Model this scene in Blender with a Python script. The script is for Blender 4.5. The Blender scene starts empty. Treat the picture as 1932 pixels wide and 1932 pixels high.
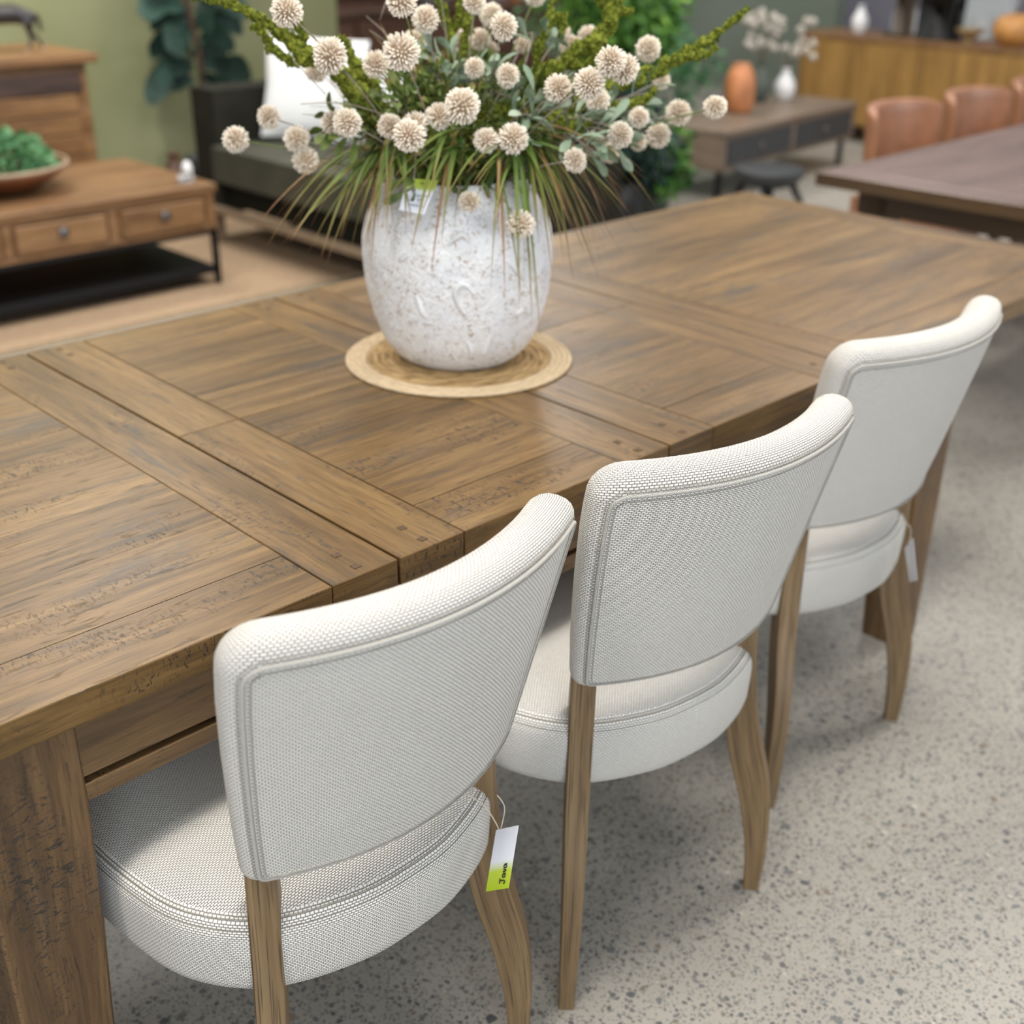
import bpy, math, random
from mathutils import Vector, Matrix, noise
random.seed(7)
sc = bpy.context.scene
COL = sc.collection
# ------------------------------------------------------------------ camera
cam_d = bpy.data.cameras.new('camera'); cam = bpy.data.objects.new('camera', cam_d); COL.objects.link(cam)
R = [[0.7176189, 0.3005201, -0.6282602], [-0.6963334, 0.3251042, -0.6398649], [0.0119578, 0.8966576, 0.4425631]]
m = Matrix((R[0] + [0.0], R[1] + [0.0], R[2] + [1.5], [0, 0, 0, 1]))
cam.matrix_world = m
cam_d.sensor_width = 36; cam_d.lens = 2285 / 1932 * 36
cam_d.dof.use_dof = True; cam_d.dof.focus_distance = 1.42; cam_d.dof.aperture_fstop = 3.1
cam_d.clip_end = 100
sc.camera = cam
# ------------------------------------------------------------------ light and exposure
wd = bpy.data.worlds.new('world'); sc.world = wd; wd.use_nodes = True
bg = wd.node_tree.nodes['Background']; bg.inputs[0].default_value = (.93, .96, 1, 1); bg.inputs[1].default_value = .36
def area(name, loc, target, sx, sy, power, col):
    l = bpy.data.lights.new(name, 'AREA'); l.shape = 'RECTANGLE'; l.size = sx; l.size_y = sy; l.energy = power; l.color = col
    o = bpy.data.objects.new(name, l); COL.objects.link(o); o.location = loc
    o.rotation_euler = (Vector(target) - Vector(loc)).to_track_quat('-Z', 'Y').to_euler(); return o
for i, (x, y) in enumerate([(-1.5, .2), (1.2, .6), (4.2, .6), (.4, 3.6), (3.4, 3.4), (6.6, 3.4), (7, 7), (2.6, 6.1)]):
    area('ceiling_panel_light', (x, y, 4.0), (x, y, 0), 1.6, .7, 84, (1, .955, .90))
area('shopfront_daylight', (-2.5, -5.5, 2.6), (1.2, 1.5, .6), 5, 2.6, 360, (.80, .89, 1))
sp = bpy.data.lights.new('wall_spotlight', 'SPOT'); sp.energy = 260; sp.spot_size = 1.0; sp.spot_blend = .8; sp.color = (1, .96, .85); sp.shadow_soft_size = .06
so = bpy.data.objects.new('wall_spotlight', sp); COL.objects.link(so); so.location = (2.7, 5.3, 2.9); so.rotation_euler = (Vector((3.0, 6.95, 1.15)) - so.location).to_track_quat('-Z', 'Y').to_euler()
area('side_daylight', (9, -3.5, 2.6), (3, 2, .6), 5, 2.6, 150, (.92, .93, 1))
sc.view_settings.view_transform = 'Standard'; sc.view_settings.look = 'None'
sc.view_settings.exposure = 0.0; sc.view_settings.gamma = 1; sc.view_settings.use_curve_mapping = False
# ------------------------------------------------------------------ materials
class NB:
    def __init__(s, name):
        s.m = bpy.data.materials.new(name); s.m.use_nodes = True; s.t = s.m.node_tree; s.b = s.t.nodes['Principled BSDF']
    def n(s, typ, **kw):
        nd = s.t.nodes.new('ShaderNode' + typ)
        for k, v in kw.items():
            if k in ('operation', 'blend_type', 'data_type', 'feature', 'wave_type', 'noise_dimensions', 'distance', 'offset', 'interpolation_type', 'vector_type'): setattr(nd, k, v)
        return nd
    def L(s, a, b): s.t.links.new(a, b)
    def val(s, inp, v):
        if hasattr(v, 'is_output') or isinstance(v, bpy.types.NodeSocket): s.L(v, inp)
        else: inp.default_value = v
    def math(s, op, a, b=0.0, clamp=False):
        nd = s.n('Math', operation=op); s.val(nd.inputs[0], a); s.val(nd.inputs[1], b); nd.use_clamp = clamp; return nd.outputs[0]
    def mapping(s, vec, scale=(1, 1, 1), rot=(0, 0, 0), loc=(0, 0, 0)):
        nd = s.n('Mapping'); s.L(vec, nd.inputs[0]); nd.inputs['Scale'].default_value = scale; nd.inputs['Rotation'].default_value = rot; nd.inputs['Location'].default_value = loc; return nd.outputs[0]
    def noise(s, vec, scale, detail=3, rough=.55, dist=0):
        nd = s.n('TexNoise'); s.L(vec, nd.inputs['Vector']); nd.inputs['Scale'].default_value = scale; nd.inputs['Detail'].default_value = detail
        nd.inputs['Roughness'].default_value = rough; nd.inputs['Distortion'].default_value = dist; return nd.outputs['Fac']
    def ramp(s, fac, stops):
        nd = s.n('ValToRGB'); s.L(fac, nd.inputs[0]); cr = nd.color_ramp
        while len(cr.elements) < len(stops): cr.elements.new(.5)
        for e, (p, c) in zip(cr.elements, stops): e.position = p; e.color = (*c, 1) if len(c) == 3 else c
        return nd.outputs[0]
    def mix(s, fac, a, b, bt='MIX'):
        nd = s.n('Mix', data_type='RGBA', blend_type=bt); s.val(nd.inputs[0], fac)
        for i, v in ((6, a), (7, b)):
            if isinstance(v, bpy.types.NodeSocket): s.L(v, nd.inputs[i])
            else: nd.inputs[i].default_value = (*v, 1)
        return nd.outputs[2]
    def step(s, v, lo, hi):
        nd = s.n('MapRange', interpolation_type='SMOOTHSTEP'); s.L(v, nd.inputs[0]); nd.inputs[1].default_value = lo; nd.inputs[2].default_value = hi; return nd.outputs[0]
    def uv(s): return s.n('TexCoord').outputs['UV']
    def obj(s): return s.n('TexCoord').outputs['Object']
    def bump(s, h, strength=.3, dist=.001):
        nd = s.n('Bump'); nd.inputs['Strength'].default_value = strength; nd.inputs['Distance'].default_value = dist; s.L(h, nd.inputs['Height']); s.L(nd.outputs[0], s.b.inputs['Normal'])
    def done(s, col, rough=.5, spec=.5, **kw):
        if isinstance(col, bpy.types.NodeSocket): s.L(col, s.b.inputs['Base Color'])
        else: s.b.inputs['Base Color'].default_value = (*col, 1)
        s.val(s.b.inputs['Roughness'], rough); s.b.inputs['Specular IOR Level'].default_value = spec
        for k, v in kw.items(): s.b.inputs[k.replace('_', ' ')].default_value = v
        return s.m
def plain(name, col, rough=.5, spec=.5, var=.12, scale=30, **kw):
    b = NB(name); f = b.noise(b.obj(), scale)
    lo = tuple(c * (1 - var) for c in col); hi = tuple(min(1, c * (1 + var)) for c in col)
    return b.done(b.ramp(f, [(.3, lo), (.7, hi)]), rough, spec, **kw)
def wood(name, dark, mid, light, distress=0.0, rough=.42, grain=1.0, patch=.5, spec=.5, bump=.25):
    """grain along U of the UV map, metres"""
    b = NB(name); uv = b.uv()
    broad = b.math('ADD', b.math('MULTIPLY', b.noise(b.mapping(uv, (1.1, 9, 1)), 1, 4, .6, .6), .55), b.math('MULTIPLY', b.noise(b.mapping(uv, (3.2, 55, 1), loc=(9, 2, 0)), 1, 4, .62, .5), .45))
    fine = b.noise(b.mapping(uv, (14, 230, 1)), 1, 4, .65)
    c = b.ramp(broad, [(.36, dark), (.5, mid), (.64, light)])
    c = b.mix(b.math('MULTIPLY', b.step(fine, .42, .72), .38 * grain), c, tuple(x * .45 for x in dark))
    gp = b.step(b.noise(b.mapping(uv, (2.6, 13, 1), loc=(3, 1, 0)), 1.0, 7, .74, .3), .53, .70)
    c = b.mix(b.math('MULTIPLY', gp, patch), c, (mid[1] * .45, mid[1] * .46, mid[1] * .46))
    h = b.math('MULTIPLY', fine, -.5)
    if distress > 0:
        mask = b.step(b.noise(b.mapping(uv, (3.0, 11, 1), loc=(7, 4, 0)), 1.0, 3, .5), .58 - .05 * distress, .68 - .04 * distress)
        mk = b.step(b.noise(b.mapping(uv, (210, 85, 1), rot=(0, 0, .35)), 1.0, 3, .6, .9), .56, .61)
        mm = b.math('MULTIPLY', mask, mk)
        m2 = b.math('MULTIPLY', b.step(b.noise(b.mapping(uv, (14, 95, 1), rot=(0, 0, .04), loc=(5, 5, 0)), 1.0, 4, .62, .3), .60, .66), .6)
        tot = b.math('MAXIMUM', mm, m2)
        c = b.mix(b.math('MULTIPLY', tot, .85), c, (.020, .016, .013))
        h = b.math('SUBTRACT', h, b.math('MULTIPLY', tot, 1.2))
    b.bump(h, bump, .0012)
    return b.done(c, rough, spec)
M = {}
M['table_wood'] = wood('weathered_table_wood', (.066, .036, .011), (.158, .089, .029), (.24, .144, .052), 1.5, .34, 1.3, .7, spec=.36)
M['table_leg_wood'] = wood('rough_sawn_leg_wood', (.07, .037, .014), (.135, .074, .028), (.20, .113, .046), 2.2, .55, 1.4, .35, bump=.8)
M['table_apron_wood'] = wood('apron_wood', (.075, .04, .015), (.13, .073, .028), (.18, .104, .042), .6, .5, 1, .3)
def oak():
    b = NB('chair_oak'); uv = b.uv()
    f = b.noise(b.mapping(uv, (2.5, 60, 1)), 1, 4, .6, .5); g = b.noise(b.mapping(uv, (6, 330, 1)), 1, 3, .6, .2)
    c = b.ramp(f, [(.3, (.125, .075, .032)), (.5, (.19, .12, .055)), (.7, (.25, .165, .08))])
    ln = b.step(g, .55, .64); c = b.mix(b.math('MULTIPLY', ln, .75), c, (.035, .022, .012))
    b.bump(b.math('MULTIPLY', ln, -1), .4, .0008); return b.done(c, .5)
M['oak'] = oak()
def weave(name, hi, lo, cell=.0054, twill=True):
    b = NB(name); uv = b.uv()
    wob = b.n('TexNoise'); b.L(uv, wob.inputs['Vector']); wob.inputs['Scale'].default_value = 160; wob.inputs['Detail'].default_value = 1
    vm = b.n('VectorMath', operation='MULTIPLY_ADD'); b.L(wob.outputs['Color'], vm.inputs[0]); vm.inputs[1].default_value = (.0009,) * 3; b.L(uv, vm.inputs[2])
    br = b.n('TexBrick', offset=.5); b.L(vm.outputs[0], br.inputs['Vector'])
    br.inputs['Scale'].default_value = 1; br.inputs['Brick Width'].default_value = cell; br.inputs['Row Height'].default_value = cell * .52
    br.inputs['Mortar Size'].default_value = cell * .13; br.inputs['Mortar Smooth'].default_value = 1.0
    br.inputs['Color1'].default_value = (1, 1, 1, 1); br.inputs['Color2'].default_value = (.78, .78, .78, 1); br.inputs['Mortar'].default_value = (0, 0, 0, 1)
    hgt = b.math('SUBTRACT', 1.0, br.outputs['Fac'])
    var = b.noise(uv, 22, 2); thr = b.noise(b.mapping(uv, (60, 900, 1)), 1, 2)
    c = b.ramp(br.outputs['Color'], [(.1, lo), (.7, hi), (1, tuple(min(1, x * 1.06) for x in hi))])
    c = b.mix(b.math('MULTIPLY', thr, .22), c, tuple(x * .72 for x in hi))
    c = b.mix(b.math('MULTIPLY', var, .10), c, lo)
    b.bump(hgt, 1.0, .0016)
    return b.done(c, .92, .2, Sheen_Weight=.15)
M['fabric'] = weave('oatmeal_basket_weave_fabric', (.87, .84, .775), (.30, .26, .20))
M['piping'] = weave('fabric_piping', (.76, .73, .66), (.38, .34, .27), .003)
M['stitch'] = plain('stitch_thread', (.36, .325, .27), .9)
def concrete():
    b = NB('polished_aggregate_concrete'); o = b.obj()
    nz = b.n('TexNoise'); b.L(o, nz.inputs['Vector']); nz.inputs['Scale'].default_value = 45; nz.inputs['Detail'].default_value = 1
    vm = b.n('VectorMath', operation='MULTIPLY_ADD'); b.L(nz.outputs['Color'], vm.inputs[0]); vm.inputs[1].default_value = (.013,) * 3; b.L(o, vm.inputs[2])
    big = b.noise(o, 1.1, 3); fine = b.noise(o, 420, 2)
    c = b.ramp(big, [(.3, (.325, .303, .262)), (.7, (.42, .393, .342))])
    c = b.mix(b.math('MULTIPLY', b.step(fine, .45, .7), .35), c, (.24, .215, .18))
    flat = b.n('VectorMath', operation='MULTIPLY'); b.L(vm.outputs[0], flat.inputs[0]); flat.inputs[1].default_value = (1, 1, 0)
    for sc_, lo_, hi_, k in ((190, .20, .50, .7), (95, .12, .46, .88), (42, -.12, .33, .9)):
        v = b.n('TexVoronoi', feature='F1'); b.L(flat.outputs[0], v.inputs['Vector']); v.inputs['Scale'].default_value = sc_
        sp = b.n('SeparateColor'); b.L(v.outputs['Color'], sp.inputs[0])
        thr = b.math('ADD', b.math('MULTIPLY', sp.outputs[0], hi_ - lo_), lo_)
        mk = b.step(b.math('SUBTRACT', thr, v.outputs['Distance']), -.01, .045)
        pc = b.ramp(sp.outputs[1], [(0, (.06, .068, .072)), (.45, (.13, .135, .135)), (.8, (.17, .17, .158)), (.93, (.17, .12, .07)), (1, (.52, .48, .42))])
        c = b.mix(b.math('MULTIPLY', mk, k), c, pc)
    return b.done(c, .38, .45)
M['concrete'] = concrete()
def jute(name, a, d, sc_=1):
    b = NB(name); uv = b.uv()
    f = b.noise(b.mapping(uv, (60, 260, 1)), sc_, 3, .6, .6); w = b.noise(uv, 90, 2)
    c = b.ramp(f, [(.3, d), (.6, a), (.8, tuple(min(1, x * 1.2) for x in a))]); c = b.mix(b.math('MULTIPLY', b.step(w, .5, .7), .4), c, d)
    b.bump(f, .8, .003); return b.done(c, .9, .2)
M['jute'] = jute('woven_seagrass', (.47, .32, .155), (.17, .10, .04), .45)
M['jute_rim'] = jute('pale_jute_braid', (.62, .49, .32), (.43, .32, .2))
M['rug'] = jute('sisal_rug', (.42, .30, .195), (.32, .22, .14), .4)
def vase_mat():
    b = NB('rough_white_stoneware'); o = b.obj()
    n1 = b.noise(o, 11, 4, .6); n2 = b.noise(o, 185, 3, .6, .8); n3 = b.noise(o, 26, 3, .6, 1.2)
    c = b.ramp(n1, [(.35, (.86, .875, .90)), (.6, (.94, .94, .925))])
    fl = b.math('MULTIPLY', b.step(n2, .545, .61), b.step(n3, .42, .54))
    c = b.mix(b.math('MULTIPLY', fl, .8), c, (.42, .29, .18))
    h = b.math('ADD', b.math('MULTIPLY', n3, .6), b.math('MULTIPLY', n2, .45)); b.bump(h, 1.0, .008)
    return b.done(c, .85, .25)
M['vase'] = vase_mat()
def veg(name, cols, rough=.6, scale=120):
    b = NB(name); f = b.noise(b.obj(), scale, 3)
    n = len(cols); return b.done(b.ramp(f, [(.3 + .4 * i / (n - 1), c) for i, c in enumerate(cols)]), rough, .3)
def moss():
    b = NB('moss'); f = b.noise(b.obj(), 190, 3, .7); g = b.noise(b.obj(), 28, 2)
    c = b.ramp(f, [(.34, (.030, .042, .005)), (.47, (.13, .16, .018)), (.64, (.34, .35, .05))])
    c = b.mix(b.math('MULTIPLY', g, .35), c, (.06, .09, .015)); b.bump(f, 1, .004); return b.done(c, .95, .15)
M['moss'] = moss()
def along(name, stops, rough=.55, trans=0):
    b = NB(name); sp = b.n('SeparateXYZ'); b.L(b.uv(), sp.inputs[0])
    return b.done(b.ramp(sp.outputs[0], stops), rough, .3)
M['grass'] = along('grass_blade', [(0, (.05, .10, .015)), (.5, (.12, .18, .03)), (.8, (.20, .18, .05)), (1, (.26, .12, .05))])
M['grass_brown'] = along('dry_grass_blade', [(0, (.16, .15, .035)), (.5, (.24, .15, .05)), (1, (.28, .12, .07))])
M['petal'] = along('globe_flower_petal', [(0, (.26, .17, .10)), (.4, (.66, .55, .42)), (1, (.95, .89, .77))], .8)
M['sage'] = veg('sage_leaf', [(.13, .19, .12), (.24, .31, .21), (.33, .39, .29)], .65, 25)
M['olive'] = veg('olive_leaf', [(.045, .075, .015), (.10, .14, .03), (.15, .18, .05)], .5, 40)
M['twig'] = plain('grey_twig', (.26, .22, .18), .8)
M['dark_leaf'] = veg('dark_fig_leaf', [(.005, .018, .012), (.012, .035, .026), (.028, .065, .05)], .6, 6)
M['bright_leaf'] = veg('bright_green_leaf', [(.012, .05, .01), (.05, .15, .02), (.20, .38, .05)], .5, 9)
M['fern'] = veg('fern_green', [(.03, .10, .035), (.08, .22, .09), (.17, .34, .15)], .5, 14)
M['black_metal'] = plain('black_metal', (.006, .006, .008), .6, .3)
M['chrome'] = plain('aged_nickel', (.17, .165, .16), .3, Metallic=.8)
M['recl'] = wood('reclaimed_teak', (.11, .05, .018), (.215, .11, .043), (.31, .172, .074), .0, .5, 1.1, .5)
M['recl_dark'] = wood('dark_reclaimed_teak', (.02, .013, .012), (.07, .04, .03), (.14, .075, .045), 0, .5, .8, .6)
M['honey'] = wood('honey_oak', (.18, .095, .026), (.30, .165, .045), (.40, .225, .065), 0, .45, .6, .1)
M['walnut'] = wood('grey_walnut', (.12, .085, .06), (.19, .14, .10), (.24, .18, .135), 0, .45, .6, .2)
M['darktable'] = wood('dark_stained_table_wood', (.11, .07, .055), (.16, .105, .085), (.21, .14, .115), 0, .24, .5, .2, spec=1.0)
M['dark_edge'] = wood('dark_stained_edge', (.035, .018, .008), (.06, .032, .012), (.09, .05, .02), 0, .45, .6, .2)
M['brown_wood'] = wood('dark_brown_timber', (.035, .016, .009), (.075, .034, .018), (.12, .055, .03), 0, .5, .6, .3)
M['charcoal'] = plain('charcoal_drawer', (.035, .038, .042), .5)
M['leather'] = plain('tan_leather', (.28, .125, .062), .36, .6, .15, 14)
M['leather_d'] = plain('tan_leather_side', (.24, .11, .05), .4, .5, .15, 14)
M['olive_velvet'] = plain('olive_upholstery', (.045, .043, .024), .8, .2, .2, 8, Sheen_Weight=.1)
M['olive_dark'] = plain('dark_olive_upholstery', (.018, .0175, .012), .85, .2, .2, 8)
M['white_cloth'] = plain('white_cushion_cloth', (.80, .81, .80), .9, .2, .04, 10)
M['ash_rail'] = plain('ash_sofa_rail', (.26, .19, .125), .5)
M['paper'] = plain('white_card', (.80, .81, .86), .7, .2, .02)
M['lime'] = plain('lime_ink', (.40, .52, .03), .7, .2, .05)
M['ink'] = plain('black_ink', (.01, .01, .012), .6)
M['string'] = plain('cotton_string', (.60, .52, .40), .9)
M['ceramic'] = plain('white_ceramic', (.75, .75, .75), .4)
M['terracotta'] = plain('burnt_orange_glaze', (.48, .19, .075), .5, .5, .35, 9)
M['amber'] = plain('amber_gourd', (.50, .24, .07), .45, .5, .35, 12)
M['brass'] = plain('brass', (.5, .38, .2), .35, Metallic=.6)
M['grey_pot'] = plain('grey_green_pot', (.07, .085, .07), .7)
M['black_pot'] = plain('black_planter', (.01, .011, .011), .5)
M['bronze'] = plain('dark_bronze', (.02, .018, .02), .32, .6)
M['bowl'] = plain('carved_wood_bowl', (.17, .06, .022), .5, .5, .3, 8)
M['bowl_rim'] = plain('bowl_rim', (.33, .24, .16), .6)
M['pampas'] = plain('dried_pampas', (.48, .44, .38), .9)
def wallm(name, a, c_):
    b = NB(name); f = b.noise(b.obj(), .9, 3); return b.done(b.ramp(f, [(.35, a), (.65, c_)]), .8, .2)
M['green_wall'] = wallm('sage_green_paint', (.175, .185, .095), (.215, .225, .13))
M['grey_wall'] = wallm('grey_green_paint', (.15, .18, .14), (.19, .22, .18))
M['pale_wall'] = wallm('pale_lilac_wall', (.38, .36, .42), (.55, .53, .58))
# ------------------------------------------------------------------ mesh helpers
class MB:
    def __init__(s): s.v = []; s.f = []; s.uv = []; s.mi = []
    def add(s, vs, fs, uvs=None, mi=0):
        """uvs: per-vertex"""
        o = len(s.v); s.v += [tuple(x) for x in vs]
        for f in fs:
            s.f.append([i + o for i in f]); s.mi.append(mi)
            s.uv += [(tuple(uvs[i]) if uvs else (vs[i][0], vs[i][1])) for i in f]
    def addf(s, vs, fs, fuv, mi=0):
        """fuv: list of uv lists per face"""
        o = len(s.v); s.v += [tuple(x) for x in vs]
        for f, u in zip(fs, fuv): s.f.append([i + o for i in f]); s.mi.append(mi); s.uv += u
    def box(s, x0, x1, y0, y1, z0, z1, grain='x', ch=0.0, mi=0, mat=None):
        """chamfered box with grain-aligned UVs, random offset; mat: optional Matrix"""
        c = min(ch, (x1 - x0) * .3, (y1 - y0) * .3, (z1 - z0) * .3)
        X = (x0, x1); Y = (y0, y1); Z = (z0, z1); ru, rv = random.uniform(0, 40), random.uniform(0, 40)
        def uvf(p, n):
            a = max(range(3), key=lambda i: abs(n[i])); g = 'xyz'.index(grain)
            if a == g: k, l = [i for i in range(3) if i != a]
            else: k = g; l = [i for i in range(3) if i not in (a, g)][0]
            return (p[k] + ru, p[l] + rv + a * .37)
        vs = []; idx = {}
        for i in (0, 1):
            for j in (0, 1):
                for k in (0, 1):
                    p = (X[i], Y[j], Z[k]); d = (1 - 2 * i, 1 - 2 * j, 1 - 2 * k)
                    for a in range(3):
                        q = [p[b] + (0 if b == a else d[b] * c) for b in range(3)]
                        idx[(i, j, k, a)] = len(vs); vs.append(q)
        fs = []; ns = []
        def quad(a, pts, n): fs.append(pts); ns.append(n)
        for a in range(3):
            for sgn in (0, 1):
                b_, c_ = [(1, 2), (2, 0), (0, 1)][a]
                def key(u, w):
                    t = [0, 0, 0]; t[a] = sgn; t[b_] = u; t[c_] = w; return idx[(*t, a)]
                pts = [key(0, 0), key(1, 0), key(1, 1), key(0, 1)]
                if sgn == 0: pts.reverse()
                n = [0, 0, 0]; n[a] = 1; quad(a, pts, n)
        if c > 0:
            for a in range(3):      # edges along axis a
                b_, c_ = [(1, 2), (2, 0), (0, 1)][a]
                for u in (0, 1):
                    for w in (0, 1):
                        def key(t_, ax):
                            t = [0, 0, 0]; t[a] = t_; t[b_] = u; t[c_] = w; return idx[(*t, ax)]
                        pts = [key(0, b_), key(1, b_), key(1, c_), key(0, c_)]
                        if (u ^ w): pts.reverse()
                        if u == w and False: pts.reverse()
                        n = [0, 0, 0]; n[b_] = 1; quad(a, pts, n)
            for i in (0, 1):
                for j in (0, 1):
                    for k in (0, 1):
                        pts = [idx[(i, j, k, 0)], idx[(i, j, k, 1)], idx[(i, j, k, 2)]]
                        quad(2, pts, [0, 0, 1])
        fuv = [[uvf(vs[q], n) for q in f] for f, n in zip(fs, ns)]
        if mat is not None: vs = [mat @ Vector(q) for q in vs]
        s.addf(vs, fs, fuv, mi)
    def tube(s, pts, rad, seg=8, mi=0, cap=True, rough=0.0, uvl=None):
        pts = [Vector(p) for p in pts]; n = len(pts); rs = rad if isinstance(rad, (list, tuple)) else [rad] * n
        up = Vector((0, 0, 1)); vs = []; uvs = []; prev = None; L = 0
        for i, p in enumerate(pts):
            t = (pts[min(i + 1, n - 1)] - pts[max(i - 1, 0)])
            if t.length < 1e-9: t = Vector((0, 0, 1))
            t.normalize()
            if prev is None:
                a = t.cross(up)
                if a.length < .1: a = t.cross(Vector((1, 0, 0)))
            else: a = prev - t * prev.dot(t)
            a.normalize(); prev = a; b = t.cross(a)
            if i: L += (pts[i] - pts[i - 1]).length
            for k in range(seg):
                th = 2 * math.pi * k / seg; r = rs[i] * (1 + (random.uniform(-rough, rough) if rough else 0))
                vs.append(p + (a * math.cos(th) + b * math.sin(th)) * r)
                uvs.append((L, k * rs[i] * 6.28 / seg) if uvl is None else (i / (n - 1), k / seg))
        fs = [[i * seg + k, i * seg + (k + 1) % seg, (i + 1) * seg + (k + 1) % seg, (i + 1) * seg + k] for i in range(n - 1) for k in range(seg)]
        if cap: fs.append(list(range(seg))[::-1]); fs.append([(n - 1) * seg + k for k in range(seg)])
        s.add(vs, fs, uvs, mi)
    def lathe(s, prof, seg=48, c=(0, 0, 0), mi=0, disp=0):
        vs = []; uvs = []; L = 0
        for i, (r, z) in enumerate(prof):
            if i: L += math.hypot(r - prof[i - 1][0], z - prof[i - 1][1])
            for k in range(seg):
                th = 2 * math.pi * k / seg; rr = r
                if disp: rr += disp * (noise.noise(Vector((math.cos(th) * 3, math.sin(th) * 3, z * 14))) + .6 * noise.noise(Vector((math.cos(th) * 9, math.sin(th) * 9, z * 45))))
                vs.append((c[0] + rr * math.cos(th), c[1] + rr * math.sin(th), c[2] + z)); uvs.append((th * max(r, .02), L))
        n = len(prof)
        fs = [[i * seg + k, i * seg + (k + 1) % seg, (i + 1) * seg + (k + 1) % seg, (i + 1) * seg + k] for i in range(n - 1) for k in range(seg)]
        s.add(vs, fs, uvs, mi)
    def ball(s, c, r, seg=12, rings=8, sq=(1, 1, 1), mi=0, disp=0):
        vs = []; fs = []
        for i in range(rings + 1):
            ph = math.pi * i / rings
            for k in range(seg):
                th = 2 * math.pi * k / seg; d = Vector((math.sin(ph) * math.cos(th), math.sin(ph) * math.sin(th), math.cos(ph)))
                q = 1 + (disp * noise.noise(d * 2.5 + Vector(c) * 7) if disp else 0)
                vs.append((c[0] + d.x * r * sq[0] * q, c[1] + d.y * r * sq[1] * q, c[2] + d.z * r * sq[2] * q))
        for i in range(rings):
            for k in range(seg): fs.append([i * seg + k, (i + 1) * seg + k, (i + 1) * seg + (k + 1) % seg, i * seg + (k + 1) % seg])
        s.add(vs, fs, None, mi)
    def build(s, name, mats, parent=None, smooth=True, angle=None, loc=None):
        me = bpy.data.meshes.new(name); me.from_pydata(s.v, [], s.f)
        for m_ in (mats if isinstance(mats, (list, tuple)) else [mats]): me.materials.append(m_)
        uvl = me.uv_layers.new(name='UVMap'); flat = [x for u in s.uv for x in u[:2]]
        uvl.data.foreach_set('uv', flat); me.polygons.foreach_set('material_index', s.mi)
        me.update(); me.validate(clean_customdata=False)
        if smooth: me.polygons.foreach_set('use_smooth', [True] * len(me.polygons))
        if angle: me.set_sharp_from_angle(angle=math.radians(angle))
        o = bpy.data.objects.new(name, me); COL.objects.link(o)
        if parent: o.parent = parent
        if loc: o.location = loc
        return o
def recalc(o):
    import bmesh
    bm = bmesh.new(); bm.from_mesh(o.data); bmesh.ops.recalc_face_normals(bm, faces=bm.faces); bm.to_mesh(o.data); bm.free(); return o
def tag(o, label=None, cat=None, group=None, kind=None):
    if label: o['label'] = label
    if cat: o['category'] = cat
    if group: o['group'] = group
    if kind: o['kind'] = kind
    return o
def thing(name, label, cat, loc=(0, 0, 0), rz=0, group=None):
    o = bpy.data.objects.new(name, None); o.empty_display_size = .05; COL.objects.link(o); o.location = loc; o.rotation_euler = (0, 0, rz)
    return tag(o, label, cat, group)
def dup(o, parent=None):
    c = o.copy(); COL.objects.link(c); c.parent = parent
    for ch in list(o.children): dup(ch, c)
    return c
def spline(pts, n, closed=False):
    """Catmull-Rom through pts of any dimension"""
    P = [list(p) for p in pts]; out = []; m_ = len(P); segs = m_ if closed else m_ - 1
    for i in range(n):
        u = i / (n if closed else n - 1) * segs; k = min(int(u), segs - 1); t = u - k
        def g(j): return P[j % m_] if closed else P[max(0, min(m_ - 1, j))]
        a, b, c, d = g(k - 1), g(k), g(k + 1), g(k + 2)
        out.append([.5 * (2 * b[q] + (c[q] - a[q]) * t + (2 * a[q] - 5 * b[q] + 4 * c[q] - d[q]) * t * t + (3 * b[q] - a[q] - 3 * c[q] + d[q]) * t ** 3) for q in range(len(b))])
    return out
def lerp(a, b, t): return a + (b - a) * t
def interp(x, xs, ys):
    if x <= xs[0]: return ys[0]
    for i in range(len(xs) - 1):
        if x <= xs[i + 1]: return lerp(ys[i], ys[i + 1], (x - xs[i]) / (xs[i + 1] - xs[i]))
    return ys[-1]
# ------------------------------------------------------------------ setting
b = MB(); b.add([(-8, -8, 0), (16, -8, 0), (16, 12, 0), (-8, 12, 0), (-8, -8, -.1), (16, -8, -.1), (16, 12, -.1), (-8, 12, -.1)],
                [[0, 1, 2, 3], [7, 6, 5, 4], [0, 4, 5, 1], [1, 5, 6, 2], [2, 6, 7, 3], [3, 7, 4, 0]])
tag(b.build('floor', M['concrete'], smooth=False), kind='structure')
b = MB(); b.box(-3, 5.15, 6.95, 7.1, 0, 3); tag(b.build('wall_back', M['green_wall'], smooth=False), kind='structure')
b = MB(); b.box(10.2, 10.35, 6.35, 8.8, 0, 3); tag(b.build('wall_partition', M['grey_wall'], smooth=False), kind='structure')
b = MB(); b.box(15, 15.15, -2, 12, 0, 3.2); tag(b.build('wall_right', M['pale_wall'], smooth=False), kind='structure')
b = MB(); b.box(5.0, 15.0, 11.5, 11.65, 0, 3.2); tag(b.build('wall_far', M['pale_wall'], smooth=False), kind='structure')
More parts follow.
